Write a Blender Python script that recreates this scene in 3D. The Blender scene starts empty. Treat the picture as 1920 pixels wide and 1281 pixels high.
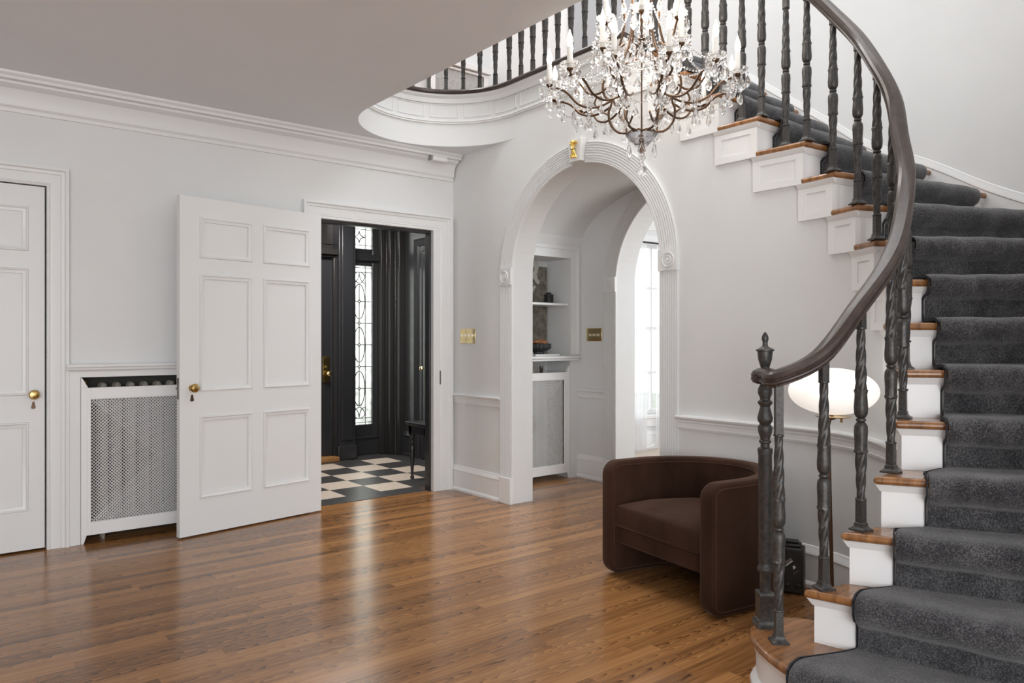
import bpy, bmesh, math, random
from math import sin, cos, pi, radians as R, sqrt, atan2, hypot, floor
from mathutils import Vector, Matrix

random.seed(7)
SC = bpy.context.scene
COL = SC.collection

# ------------------------------------------------------------------ camera, world, lights, exposure
cam_data = bpy.data.cameras.new('camera')
cam_data.sensor_width = 36.0
cam_data.lens = 36.0 * 1409.0 / 1920.0
cam_data.shift_y = -3.5 / 1920.0
cam_data.clip_start = 0.05
cam = bpy.data.objects.new('camera', cam_data)
COL.objects.link(cam)
cam.location = (0.0, 0.0, 1.22)
cam.rotation_euler = (R(90), 0, R(51.17 - 90))
SC.camera = cam

SC.view_settings.view_transform = 'Standard'
SC.view_settings.look = 'None'
SC.view_settings.gamma = 1.0
SC.view_settings.use_curve_mapping = False
SC.view_settings.exposure = 0.45

world = bpy.data.worlds.new('daylight')
SC.world = world
world.use_nodes = True
wn = world.node_tree
wn.nodes['Background'].inputs[0].default_value = (0.93, 0.96, 1.0, 1)
wn.nodes['Background'].inputs[1].default_value = 1.5

def area(name, loc, target, sx, sy, power, color=(1, 1, 1)):
    l = bpy.data.lights.new(name, 'AREA')
    l.shape = 'RECTANGLE'; l.size = sx; l.size_y = sy; l.energy = power; l.color = color
    o = bpy.data.objects.new(name, l); COL.objects.link(o)
    o.location = loc
    o.rotation_euler = (Vector(target) - Vector(loc)).to_track_quat('-Z', 'Y').to_euler()
    return o
area('hall_fill', (-2.4, -2.9, 1.7), (1.6, 4.2, 1.75), 4.6, 2.6, 178, (0.96, 0.985, 1.0))  # soft panel added behind the camera to brighten the hall
area('stairwell_daylight', (3.3, 2.4, 5.45), (3.3, 2.4, 0), 2.0, 3.2, 62, (0.96, 0.98, 1.0))
area('gallery_fill', (2.6, 5.3, 5.6), (2.6, 5.3, 0), 1.2, 0.8, 45, (0.97, 0.985, 1.0))  # fill added to lift the grey upper gallery; no fitting is built here
area('porch_daylight', (3.4, 8.6, 2.0), (3.2, 6, 1.1), 3.4, 2.6, 130, (1.0, 0.98, 0.95))
area('vestibule_fill', (3.0, 6.2, 2.6), (3.0, 6.2, 0), 0.5, 0.5, 34, (1.0, 0.96, 0.92))  # fill added to brighten the vestibule; there is no modelled ceiling lamp
area('sunroom_fill', (6.6, 1.6, 2.2), (6.0, 5.2, 1.2), 2.0, 1.8, 60, (0.97, 0.98, 1.0))  # area panel added inside the far room to whiten it

def point(name, loc, power, radius, color):
    l = bpy.data.lights.new(name, 'POINT'); l.energy = power; l.shadow_soft_size = radius; l.color = color
    o = bpy.data.objects.new(name, l); COL.objects.link(o); o.location = loc
point('chandelier_glow', (2.893, 2.549, 2.98), 15, 0.25, (1.0, 0.94, 0.86))

# ------------------------------------------------------------------ materials
def new_mat(name):
    m = bpy.data.materials.new(name); m.use_nodes = True
    return m, m.node_tree, m.node_tree.nodes['Principled BSDF']

def N(nt, kind, **kw):
    n = nt.nodes.new(kind)
    for k, v in kw.items(): setattr(n, k, v)
    return n

def setin(n, **kw):
    for k, v in kw.items(): n.inputs[k.replace('_', ' ')].default_value = v

def mat(name, col, rough=0.5, metal=0.0, col2=None, scale=8.0, detail=4.0, bump=0.0, bscale=None, coat=0.0, stretch=None, sheen=0.0, spec=None):
    m, nt, b = new_mat(name)
    b.inputs['Base Color'].default_value = (*col, 1)
    b.inputs['Roughness'].default_value = rough
    b.inputs['Metallic'].default_value = metal
    if coat: b.inputs['Coat Weight'].default_value = coat; b.inputs['Coat Roughness'].default_value = 0.12
    if sheen: b.inputs['Sheen Weight'].default_value = sheen; b.inputs['Sheen Roughness'].default_value = 0.4; b.inputs['Sheen Tint'].default_value = (0.75, 0.48, 0.36, 1)
    if spec is not None: b.inputs['Specular IOR Level'].default_value = spec
    tc = N(nt, 'ShaderNodeTexCoord')
    src = tc.outputs['Object']
    if stretch:
        mp = N(nt, 'ShaderNodeMapping'); mp.inputs['Scale'].default_value = stretch
        nt.links.new(src, mp.inputs[0]); src = mp.outputs[0]
    if col2:
        nz = N(nt, 'ShaderNodeTexNoise'); setin(nz, Scale=scale, Detail=detail, Roughness=0.6)
        nt.links.new(src, nz.inputs['Vector'])
        cr = N(nt, 'ShaderNodeValToRGB')
        cr.color_ramp.elements[0].position = 0.32; cr.color_ramp.elements[1].position = 0.68
        cr.color_ramp.elements[0].color = (*col, 1); cr.color_ramp.elements[1].color = (*col2, 1)
        nt.links.new(nz.outputs[0], cr.inputs[0]); nt.links.new(cr.outputs[0], b.inputs['Base Color'])
    if bump:
        nb = N(nt, 'ShaderNodeTexNoise'); setin(nb, Scale=bscale or scale, Detail=3.0)
        nt.links.new(src, nb.inputs['Vector'])
        bp = N(nt, 'ShaderNodeBump'); setin(bp, Strength=bump, Distance=0.01)
        nt.links.new(nb.outputs[0], bp.inputs['Height']); nt.links.new(bp.outputs[0], b.inputs['Normal'])
    return m

def math_node(nt, op, a, b=None):
    n = N(nt, 'ShaderNodeMath', operation=op)
    for i, v in enumerate((a, b)):
        if v is None: continue
        if isinstance(v, (int, float)): n.inputs[i].default_value = v
        else: nt.links.new(v, n.inputs[i])
    return n.outputs[0]

def oak_floor():
    m, nt, b = new_mat('oak_strip_floor')
    L = nt.links.new
    tc = N(nt, 'ShaderNodeTexCoord'); sp = N(nt, 'ShaderNodeSeparateXYZ'); L(tc.outputs['Object'], sp.inputs[0])
    x, y = sp.outputs[0], sp.outputs[1]
    ry = math_node(nt, 'DIVIDE', y, 0.057); row = math_node(nt, 'FLOOR', ry)
    wn1 = N(nt, 'ShaderNodeTexWhiteNoise', noise_dimensions='1D'); L(row, wn1.inputs['W'])
    xs = math_node(nt, 'ADD', math_node(nt, 'DIVIDE', x, 1.05), math_node(nt, 'MULTIPLY', wn1.outputs[0], 9.0))
    pl = math_node(nt, 'FLOOR', xs)
    cb = N(nt, 'ShaderNodeCombineXYZ'); L(pl, cb.inputs[0]); L(row, cb.inputs[1])
    wn2 = N(nt, 'ShaderNodeTexWhiteNoise', noise_dimensions='3D'); L(cb.outputs[0], wn2.inputs[0])
    idv = wn2.outputs[0]
    # grain: long streaks plus cathedral figure
    g = N(nt, 'ShaderNodeCombineXYZ')
    L(math_node(nt, 'ADD', math_node(nt, 'MULTIPLY', x, 2.2), math_node(nt, 'MULTIPLY', idv, 50.0)), g.inputs[0])
    L(math_node(nt, 'MULTIPLY', y, 55.0), g.inputs[1]); L(math_node(nt, 'MULTIPLY', idv, 20.0), g.inputs[2])
    n1 = N(nt, 'ShaderNodeTexNoise'); setin(n1, Scale=1.6, Detail=5.0, Roughness=0.62); L(g.outputs[0], n1.inputs['Vector'])
    g2 = N(nt, 'ShaderNodeCombineXYZ')
    L(math_node(nt, 'ADD', math_node(nt, 'MULTIPLY', x, 1.3), math_node(nt, 'MULTIPLY', idv, 30.0)), g2.inputs[0])
    L(math_node(nt, 'MULTIPLY', y, 11.0), g2.inputs[1]); L(math_node(nt, 'MULTIPLY', idv, 11.0), g2.inputs[2])
    wv = N(nt, 'ShaderNodeTexWave', wave_type='BANDS', bands_direction='Y')
    setin(wv, Scale=0.8, Distortion=14.0, Detail=3.0, Detail_Scale=0.7); L(g2.outputs[0], wv.inputs['Vector'])
    # arched growth rings: contours of x + k*(offset from a wandering heart line)^2
    yl = math_node(nt, 'SUBTRACT', math_node(nt, 'FRACT', ry), math_node(nt, 'ADD', math_node(nt, 'MULTIPLY', wn2.outputs[0], 0.7), 0.15))
    nw = N(nt, 'ShaderNodeTexNoise'); setin(nw, Scale=1.0, Detail=3.0, Roughness=0.6); L(g2.outputs[0], nw.inputs['Vector'])
    ph = math_node(nt, 'ADD', math_node(nt, 'MULTIPLY', math_node(nt, 'MULTIPLY', yl, yl), 5.5), math_node(nt, 'MULTIPLY', x, 5.0))
    ph = math_node(nt, 'ADD', ph, math_node(nt, 'MULTIPLY', nw.outputs[0], 3.2))
    rg = math_node(nt, 'FRACT', math_node(nt, 'MULTIPLY', ph, 2.3))
    rg = math_node(nt, 'MULTIPLY', math_node(nt, 'POWER', rg, 3.0), math_node(nt, 'GREATER_THAN', math_node(nt, 'FRACT', math_node(nt, 'MULTIPLY', idv, 7.3)), 0.35))
    rg = math_node(nt, 'MULTIPLY', rg, math_node(nt, 'ADD', math_node(nt, 'MULTIPLY', n1.outputs[0], 1.6), -0.25))
    v = math_node(nt, 'ADD', math_node(nt, 'MULTIPLY', n1.outputs[0], 0.52), math_node(nt, 'MULTIPLY', wv.outputs[1], 0.08))
    v = math_node(nt, 'SUBTRACT', math_node(nt, 'ADD', v, 0.12), math_node(nt, 'MULTIPLY', rg, 0.62))
    v = math_node(nt, 'ADD', v, math_node(nt, 'MULTIPLY', idv, 0.27))
    cr = N(nt, 'ShaderNodeValToRGB'); L(v, cr.inputs[0])
    e = cr.color_ramp.elements
    e[0].position = 0.22; e[0].color = (0.075, 0.031, 0.011, 1)
    e[1].position = 0.88; e[1].color = (0.51, 0.262, 0.100, 1)
    e.new(0.42).color = (0.255, 0.115, 0.040, 1); e.new(0.62).color = (0.385, 0.184, 0.065, 1)
    # seams between strips and butt ends
    fy = math_node(nt, 'ABSOLUTE', math_node(nt, 'SUBTRACT', math_node(nt, 'FRACT', ry), 0.5))
    fx = math_node(nt, 'ABSOLUTE', math_node(nt, 'SUBTRACT', math_node(nt, 'FRACT', xs), 0.5))
    seam = math_node(nt, 'MAXIMUM', math_node(nt, 'GREATER_THAN', fy, 0.482), math_node(nt, 'GREATER_THAN', fx, 0.4988))
    mx = N(nt, 'ShaderNodeMix', data_type='RGBA'); L(math_node(nt, 'MULTIPLY', seam, 0.40), mx.inputs[0])
    L(cr.outputs[0], mx.inputs[6]); mx.inputs[7].default_value = (0.05, 0.02, 0.008, 1)
    L(mx.outputs[2], b.inputs['Base Color'])
    bp = N(nt, 'ShaderNodeBump'); setin(bp, Strength=0.10, Distance=0.004)
    L(math_node(nt, 'SUBTRACT', math_node(nt, 'MULTIPLY', n1.outputs[0], 0.5), seam), bp.inputs['Height']); L(bp.outputs[0], b.inputs['Normal'])
    rr = math_node(nt, 'ADD', math_node(nt, 'MULTIPLY', n1.outputs[0], 0.16), 0.14)
    L(rr, b.inputs['Roughness'])
    b.inputs['Coat Weight'].default_value = 0.12; b.inputs['Coat Roughness'].default_value = 0.10; b.inputs['Specular IOR Level'].default_value = 0.42
    return m

def checker_floor():
    m, nt, b = new_mat('vestibule_checker_tile')
    L = nt.links.new
    tc = N(nt, 'ShaderNodeTexCoord'); sp = N(nt, 'ShaderNodeSeparateXYZ'); L(tc.outputs['Object'], sp.inputs[0])
    u = math_node(nt, 'DIVIDE', math_node(nt, 'SUBTRACT', sp.outputs[0], 3.571), 0.301)
    w = math_node(nt, 'DIVIDE', math_node(nt, 'SUBTRACT', sp.outputs[1], 6.576), 0.301)
    par = math_node(nt, 'MODULO', math_node(nt, 'ABSOLUTE', math_node(nt, 'ADD', math_node(nt, 'FLOOR', u), math_node(nt, 'FLOOR', w))), 2.0)
    nz = N(nt, 'ShaderNodeTexNoise'); setin(nz, Scale=14.0, Detail=5.0); L(tc.outputs['Object'], nz.inputs['Vector'])
    ca = N(nt, 'ShaderNodeValToRGB'); L(nz.outputs[0], ca.inputs[0])
    ca.color_ramp.elements[0].color = (0.62, 0.50, 0.40, 1); ca.color_ramp.elements[1].color = (0.80, 0.70, 0.60, 1)
    cb = N(nt, 'ShaderNodeValToRGB'); L(nz.outputs[0], cb.inputs[0])
    cb.color_ramp.elements[0].color = (0.035, 0.034, 0.036, 1); cb.color_ramp.elements[1].color = (0.085, 0.080, 0.080, 1)
    # dark border tiles along the walls and the threshold
    bx = math_node(nt, 'GREATER_THAN', sp.outputs[0], 3.873)
    by = math_node(nt, 'LESS_THAN', sp.outputs[1], 5.375)
    bz = math_node(nt, 'GREATER_THAN', sp.outputs[1], 6.878)
    border = math_node(nt, 'MAXIMUM', math_node(nt, 'MAXIMUM', bx, by), bz)
    fac = math_node(nt, 'MAXIMUM', border, par)
    mx = N(nt, 'ShaderNodeMix', data_type='RGBA'); L(fac, mx.inputs[0]); L(ca.outputs[0], mx.inputs[6]); L(cb.outputs[0], mx.inputs[7])
    L(mx.outputs[2], b.inputs['Base Color']); b.inputs['Roughness'].default_value = 0.34
    return m

def glass_mat(name, tint=(1, 1, 1), clear=0.45, rough=0.0):
    m, nt, b = new_mat(name)
    b.inputs['Base Color'].default_value = (*tint, 1); b.inputs['Roughness'].default_value = rough
    b.inputs['Transmission Weight'].default_value = 1.0; b.inputs['IOR'].default_value = 1.5
    tr = N(nt, 'ShaderNodeBsdfTransparent'); tr.inputs[0].default_value = (*tint, 1)
    mx = N(nt, 'ShaderNodeMixShader'); mx.inputs[0].default_value = clear
    nt.links.new(b.outputs[0], mx.inputs[1]); nt.links.new(tr.outputs[0], mx.inputs[2])
    nt.links.new(mx.outputs[0], nt.nodes['Material Output'].inputs['Surface'])
    return m

def pane_mat(name, tint, clear, scale=18.0):
    """rippled old window glass: part clear, part milky"""
    m, nt, b = new_mat(name)
    nt.nodes.remove(b)
    L = nt.links.new
    tc = N(nt, 'ShaderNodeTexCoord'); nz = N(nt, 'ShaderNodeTexNoise'); setin(nz, Scale=scale, Detail=5.0, Roughness=0.7)
    L(tc.outputs['Object'], nz.inputs['Vector'])
    cr = N(nt, 'ShaderNodeValToRGB'); L(nz.outputs[0], cr.inputs[0])
    cr.color_ramp.elements[0].position = 0.35; cr.color_ramp.elements[1].position = 0.62
    cr.color_ramp.elements[0].color = (*[c * 0.62 for c in tint], 1); cr.color_ramp.elements[1].color = (*tint, 1)
    tr = N(nt, 'ShaderNodeBsdfTransparent'); L(cr.outputs[0], tr.inputs[0])
    tl = N(nt, 'ShaderNodeBsdfTranslucent'); L(cr.outputs[0], tl.inputs[0])
    m1 = N(nt, 'ShaderNodeMixShader'); m1.inputs[0].default_value = clear; L(tl.outputs[0], m1.inputs[1]); L(tr.outputs[0], m1.inputs[2])
    gl = N(nt, 'ShaderNodeBsdfGlossy'); gl.inputs['Roughness'].default_value = 0.05
    m2 = N(nt, 'ShaderNodeMixShader'); m2.inputs[0].default_value = 0.06; L(m1.outputs[0], m2.inputs[1]); L(gl.outputs[0], m2.inputs[2])
    L(m2.outputs[0], nt.nodes['Material Output'].inputs['Surface'])
    return m

def emit_mat(name, col, strength):
    m, nt, b = new_mat(name)
    b.inputs['Base Color'].default_value = (*col, 1); b.inputs['Roughness'].default_value = 0.3
    b.inputs['Emission Color'].default_value = (*col, 1); b.inputs['Emission Strength'].default_value = strength
    return m

def sheer_mat():
    m, nt, b = new_mat('sheer_voile'); nt.nodes.remove(b)
    tr = N(nt, 'ShaderNodeBsdfTransparent'); tl = N(nt, 'ShaderNodeBsdfTranslucent'); df = N(nt, 'ShaderNodeBsdfDiffuse')
    tl.inputs[0].default_value = (0.95, 0.95, 0.96, 1); df.inputs[0].default_value = (0.92, 0.92, 0.93, 1)
    a = N(nt, 'ShaderNodeMixShader'); a.inputs[0].default_value = 0.4
    nt.links.new(tl.outputs[0], a.inputs[1]); nt.links.new(df.outputs[0], a.inputs[2])
    c = N(nt, 'ShaderNodeMixShader'); c.inputs[0].default_value = 0.35
    nt.links.new(a.outputs[0], c.inputs[1]); nt.links.new(tr.outputs[0], c.inputs[2])
    nt.links.new(c.outputs[0], nt.nodes['Material Output'].inputs['Surface'])
    return m

def carpet_mat():
    m, nt, b = new_mat('charcoal_carpet')
    L = nt.links.new
    tc = N(nt, 'ShaderNodeTexCoord')
    fine = N(nt, 'ShaderNodeTexNoise'); setin(fine, Scale=190.0, Detail=3.0, Roughness=0.7); L(tc.outputs['Object'], fine.inputs['Vector'])
    mid = N(nt, 'ShaderNodeTexNoise'); setin(mid, Scale=9.0, Detail=6.0, Roughness=0.65); L(tc.outputs['Object'], mid.inputs['Vector'])
    v = math_node(nt, 'ADD', math_node(nt, 'MULTIPLY', fine.outputs[0], 0.68), math_node(nt, 'MULTIPLY', mid.outputs[0], 0.36))
    cr = N(nt, 'ShaderNodeValToRGB'); L(v, cr.inputs[0])
    e = cr.color_ramp.elements
    e[0].position = 0.40; e[0].color = (0.012, 0.012, 0.014, 1); e[1].position = 0.66; e[1].color = (0.150, 0.147, 0.150, 1)
    e.new(0.52).color = (0.052, 0.051, 0.055, 1)
    L(cr.outputs[0], b.inputs['Base Color'])
    b.inputs['Roughness'].default_value = 0.95; b.inputs['Specular IOR Level'].default_value = 0.1
    b.inputs['Sheen Weight'].default_value = 0.35; b.inputs['Sheen Roughness'].default_value = 0.5
    bp = N(nt, 'ShaderNodeBump'); setin(bp, Strength=0.9, Distance=0.006)
    L(v, bp.inputs['Height']); L(bp.outputs[0], b.inputs['Normal'])
    return m

WALL = mat('wall_paint', (0.735, 0.741, 0.739), 0.62, col2=(0.770, 0.776, 0.774), scale=1.6, detail=5, bump=0.03, bscale=60)
CEIL = mat('ceiling_paint', (0.80, 0.825, 0.855), 0.7, col2=(0.825, 0.85, 0.88), scale=1.3, detail=5)
TRIM = mat('trim_paint', (0.79, 0.795, 0.795), 0.36)
TRIMW = mat('white_trim_paint', (0.85, 0.85, 0.85), 0.30)
OAK = oak_floor()
CHECK = checker_floor()
BLACKP = mat('black_satin_paint', (0.028, 0.028, 0.031), 0.30, coat=0.25)
BLACKM = mat('black_moulding_paint', (0.026, 0.024, 0.023), 0.3)
IRON = mat('cast_iron', (0.034, 0.034, 0.036), 0.40, 0.30, col2=(0.080, 0.072, 0.064), scale=70, detail=3, bump=0.10, bscale=160)
RAILW = mat('dark_rail_wood', (0.040, 0.027, 0.022), 0.33, col2=(0.066, 0.046, 0.038), scale=30, coat=0.12, spec=0.4)
TREADW = mat('oiled_tread_wood', (0.150, 0.061, 0.020), 0.26, col2=(0.39, 0.175, 0.060), scale=7, detail=6, coat=0.3, stretch=(1, 6, 1))
CARPET = carpet_mat()
BIND = mat('carpet_binding', (0.018, 0.018, 0.022), 0.9, col2=(0.035, 0.035, 0.042), scale=120)
VELVET = mat('brown_velvet', (0.021, 0.0088, 0.0052), 0.8, col2=(0.050, 0.0235, 0.0145), scale=4, detail=5, sheen=0.22, spec=0.12, stretch=(1, 1, 0.35), bump=0.08, bscale=220)
VELVETD = mat('brown_velvet_piping', (0.060, 0.029, 0.018), 0.8, sheen=0.1, spec=0.12)
BRASS = mat('aged_brass', (0.62, 0.43, 0.16), 0.22, 1.0, col2=(0.45, 0.30, 0.11), scale=40)
BRASSP = mat('polished_brass_plate', (0.80, 0.66, 0.36), 0.16, 1.0)
GOLD = mat('gilded_brass', (0.85, 0.58, 0.17), 0.26, 1.0)
BRONZE = mat('bronze_frame', (0.135, 0.080, 0.048), 0.32, 0.85)
STEEL = mat('dull_steel', (0.22, 0.20, 0.18), 0.35, 0.9)
CRYSTAL = glass_mat('cut_crystal', (1, 1, 1), 0.28)
BOBE = glass_mat('moulded_glass', (1, 1, 1), 0.45)
SMOKE = glass_mat('smoky_glass', (0.80, 0.80, 0.82), 0.2)
CANDLE = mat('candle_sleeve', (0.86, 0.84, 0.79), 0.45)
BULB = emit_mat('lit_bulb', (1.0, 0.90, 0.76), 5.0)
GLOBE = emit_mat('lit_opal_glass', (1.0, 0.96, 0.90), 0.44)
LEAD = mat('lead_came', (0.018, 0.018, 0.018), 0.5)
PANE = pane_mat('rippled_pane', (0.90, 0.93, 0.90), 0.55)
SHEER = sheer_mat()
RADI = mat('radiator_cream_shaded', (0.34, 0.32, 0.28), 0.5, col2=(0.26, 0.24, 0.20), scale=9)  # cream darkened in the colour to imitate shade behind the lattice
DARKIN = mat('shaded_cavity', (0.065, 0.065, 0.058), 0.9)  # shade inside the cavities painted as a dark colour
STONE = mat('mottled_stone_panel', (0.115, 0.105, 0.080), 0.75, col2=(0.30, 0.275, 0.225), scale=26, detail=8)
CREAMM = mat('pale_motif', (0.62, 0.60, 0.55), 0.7)
CERAM = mat('black_ceramic', (0.018, 0.018, 0.021), 0.5)
DRIED = mat('dried_pods', (0.22, 0.075, 0.028), 0.6, col2=(0.48, 0.22, 0.09), scale=60)
PAPER = mat('white_paper', (0.80, 0.80, 0.79), 0.6)
GREYB = mat('grey_cover', (0.32, 0.32, 0.32), 0.6)
CASEB = mat('black_leatherette', (0.012, 0.011, 0.010), 0.42, col2=(0.024, 0.021, 0.018), scale=80, bump=0.2, bscale=200)
PLASTW = mat('white_plastic', (0.84, 0.84, 0.83), 0.35)
BEIGE = mat('sunroom_carpet', (0.62, 0.53, 0.44), 0.95, col2=(0.70, 0.62, 0.53), scale=60)
STEPW = mat('bare_wood_threshold', (0.36, 0.17, 0.055), 0.4, col2=(0.46, 0.24, 0.09), scale=9)
GREEN = mat('garden_leaf', (0.10, 0.16, 0.07), 0.7, col2=(0.22, 0.30, 0.15), scale=7)
GROUND = mat('garden_ground', (0.35, 0.36, 0.30), 0.9, col2=(0.45, 0.46, 0.40), scale=3)

# ------------------------------------------------------------------ geometry helpers
class MB:
    def __init__(s): s.v = []; s.f = []
    def add(s, vs, fs):
        b = len(s.v); s.v += [tuple(p) for p in vs]; s.f += [tuple(i + b for i in f) for f in fs]; return s
    def box(s, x0, x1, y0, y1, z0, z1):
        return s.add([(x0,y0,z0),(x1,y0,z0),(x1,y1,z0),(x0,y1,z0),(x0,y0,z1),(x1,y0,z1),(x1,y1,z1),(x0,y1,z1)],
                     [(0,3,2,1),(4,5,6,7),(0,1,5,4),(1,2,6,5),(2,3,7,6),(3,0,4,7)])
    def obox(s, c, ax, ay, hx, hy, z0, z1):
        """box centred at c (xy), half sizes hx, hy along unit plan vectors ax, ay"""
        pts = []
        for z in (z0, z1):
            for a, b in ((-1,-1),(1,-1),(1,1),(-1,1)):
                pts.append((c[0] + ax[0]*hx*a + ay[0]*hy*b, c[1] + ax[1]*hx*a + ay[1]*hy*b, z))
        return s.add(pts, [(0,3,2,1),(4,5,6,7),(0,1,5,4),(1,2,6,5),(2,3,7,6),(3,0,4,7)])
    def loft(s, rings, closed=True, loop=False, caps=True):
        n = len(rings[0]); b = len(s.v)
        for r in rings: s.v += [tuple(p) for p in r]
        m = len(rings)
        for i in range(m if loop else m - 1):
            a, c = b + i*n, b + ((i+1) % m)*n
            for j in range(n if closed else n - 1):
                k = (j+1) % n
                s.f.append((a+j, a+k, c+k, c+j))
        if caps and closed and not loop:
            s.f.append(tuple(b + j for j in reversed(range(n)))); s.f.append(tuple(b + (m-1)*n + j for j in range(n)))
        return s
    def lathe(s, cx, cy, prof, n=20, z0=0.0):
        rings = [[(cx + r*cos(2*pi*j/n), cy + r*sin(2*pi*j/n), z0 + z) for j in range(n)] for r, z in prof]
        return s.loft(rings)
    def square(s, cx, cy, prof, rot=0.0, z0=0.0):
        rings = [[(cx + r*sqrt(2)*cos(rot + pi/4 + pi/2*j), cy + r*sqrt(2)*sin(rot + pi/4 + pi/2*j), z0 + z) for j in range(4)] for r, z in prof]
        return s.loft(rings)
    def tube(s, path, r, n=8, loop=False, flat=1.0):
        P = [Vector(p) for p in path]; m = len(P); rings = []
        up = None
        for i, p in enumerate(P):
            a = P[(i-1) % m] if (loop or i > 0) else p
            c = P[(i+1) % m] if (loop or i < m-1) else p
            t = (c - a); t = t.normalized() if t.length > 1e-9 else Vector((0,0,1))
            if up is None: up = Vector((0,0,1)) if abs(t.z) < 0.9 else Vector((1,0,0))
            x = t.cross(up)
            x = x.normalized() if x.length > 1e-6 else t.orthogonal().normalized()
            up = x.cross(t).normalized()
            rr = r[i] if isinstance(r, (list, tuple)) else r
            rings.append([p + x*rr*cos(2*pi*j/n) + up*rr*flat*sin(2*pi*j/n) for j in range(n)])
        return s.loft(rings, loop=loop)
    def prism(s, pts, vec):
        n = len(pts); v = Vector(vec)
        a = [Vector(p) for p in pts]
        return s.add(a + [p + v for p in a], [tuple(range(n)), tuple(reversed(range(n, 2*n)))] + [(i, i+n, (i+1) % n + n, (i+1) % n) for i in range(n)])
    def ball(s, c, r, n=8, m=6, sz=1.0):
        rings = [[(c[0] + r*sin(pi*i/m)*cos(2*pi*j/n), c[1] + r*sin(pi*i/m)*sin(2*pi*j/n), c[2] - r*sz*cos(pi*i/m)) for j in range(n)] for i in range(1, m)]
        b = len(s.v); s.loft(rings, caps=False)
        k = len(s.v); s.v += [(c[0], c[1], c[2]-r*sz), (c[0], c[1], c[2]+r*sz)]
        last = b + (m-2)*n
        for j in range(n):
            s.f.append((k, b + (j+1) % n, b + j)); s.f.append((k+1, last + j, last + (j+1) % n))
        return s
    def mesh(s, name):
        me = bpy.data.meshes.new(name); me.from_pydata(s.v, [], s.f)
        bm = bmesh.new(); bm.from_mesh(me)
        bmesh.ops.recalc_face_normals(bm, faces=bm.faces)
        bm.to_mesh(me); bm.free(); me.update()
        return me
    def build(s, name, m, parent=None, smooth=True, bevel=0.0, seg=2, local=False, angle=38):
        me = s.mesh(name)
        if smooth:
            me.polygons.foreach_set('use_smooth', [True]*len(me.polygons))
            me.set_sharp_from_angle(angle=R(angle))
        me.materials.append(m)
        o = bpy.data.objects.new(name, me); COL.objects.link(o)
        if parent is not None:
            o.parent = parent
            if not local: o.matrix_parent_inverse = WM(parent).inverted()
        if bevel:
            bv = o.modifiers.new('edge', 'BEVEL'); bv.width = bevel; bv.segments = seg; bv.limit_method = 'ANGLE'; bv.angle_limit = R(40)
            bv.harden_normals = False
        return o

def WM(o):
    m = Matrix.LocRotScale(o.location, o.rotation_euler, o.scale)
    if o.parent: return WM(o.parent) @ o.matrix_parent_inverse @ m
    return m

def tag(o, label=None, cat=None, group=None, kind=None):
    if label: o['label'] = label
    if cat: o['category'] = cat
    if group: o['group'] = group
    if kind: o['kind'] = kind
    return o

def thing(name, label, cat, loc=(0, 0, 0), rz=0.0, group=None, kind=None):
    o = bpy.data.objects.new(name, None); COL.objects.link(o)
    o.empty_display_size = 0.1; o.location = loc; o.rotation_euler = (0, 0, rz)
    return tag(o, label, cat, group, kind)

def structure(o, label=None, cat=None): return tag(o, label, cat, None, 'structure')

def copy_tree(o, parent=None):
    c = o.copy(); COL.objects.link(c)
    if parent is not None: c.parent = parent
    for ch in [k for k in bpy.data.objects if k.parent == o]: copy_tree(ch, c)
    return c

def frame2(path, closed=False):
    """mitre vectors (left normal) for a 2D polyline"""
    n = len(path); out = []
    for i in range(n):
        def nrm(a, b):
            dx, dy = b[0]-a[0], b[1]-a[1]; l = hypot(dx, dy) or 1e-9
            return (-dy/l, dx/l)
        prev = path[i-1] if (closed or i > 0) else None
        nxt = path[(i+1) % n] if (closed or i < n-1) else None
        if prev is None: out.append(nrm(path[i], nxt)); continue
        if nxt is None: out.append(nrm(prev, path[i])); continue
        a, b = nrm(prev, path[i]), nrm(path[i], nxt)
        mx, my = a[0]+b[0], a[1]+b[1]; k = mx*a[0] + my*a[1]
        out.append((mx/k, my/k) if abs(k) > 1e-6 else a)
    return out

def sweep2(mb, path, prof, to3, closed=False, side=1):
    """sweep profile [(w, p)] along a 2D path; w = offset along the mitred left normal (times side), p = height off the plane"""
    nr = frame2(path, closed)
    rings = [[to3(p[0] + side*n[0]*w, p[1] + side*n[1]*w, h) for w, h in prof] for p, n in zip(path, nr)]
    return mb.loft(rings, loop=closed)

def plan_sweep(mb, path, prof, side=1, zs=None, closed=False):
    """sweep profile [(out, z)] along a plan path; zs = optional base z at each path point"""
    nr = frame2(path, closed)
    rings = []
    for i, (p, n) in enumerate(zip(path, nr)):
        zb = zs[i] if zs else 0.0
        rings.append([(p[0] + side*n[0]*o, p[1] + side*n[1]*o, zb + z) for o, z in prof])
    return mb.loft(rings, loop=closed)

def catmull(pts, sub):
    P = [Vector(p) for p in pts]; out = []
    for i in range(len(P)-1):
        p0 = P[i-1] if i > 0 else P[i]*2 - P[i+1]
        p3 = P[i+2] if i+2 < len(P) else P[i+1]*2 - P[i]
        for k in range(sub):
            t = k/sub
            out.append(0.5*((2*P[i]) + (P[i+1]-p0)*t + (2*p0-5*P[i]+4*P[i+1]-p3)*t*t + (3*P[i]-p0-3*P[i+1]+p3)*t**3))
    out.append(P[-1]); return out

def arc(cx, cy, r, a0, a1, n):
    return [(cx + r*cos(R(a0 + (a1-a0)*i/n)), cy + r*sin(R(a0 + (a1-a0)*i/n))) for i in range(n+1)]
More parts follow.
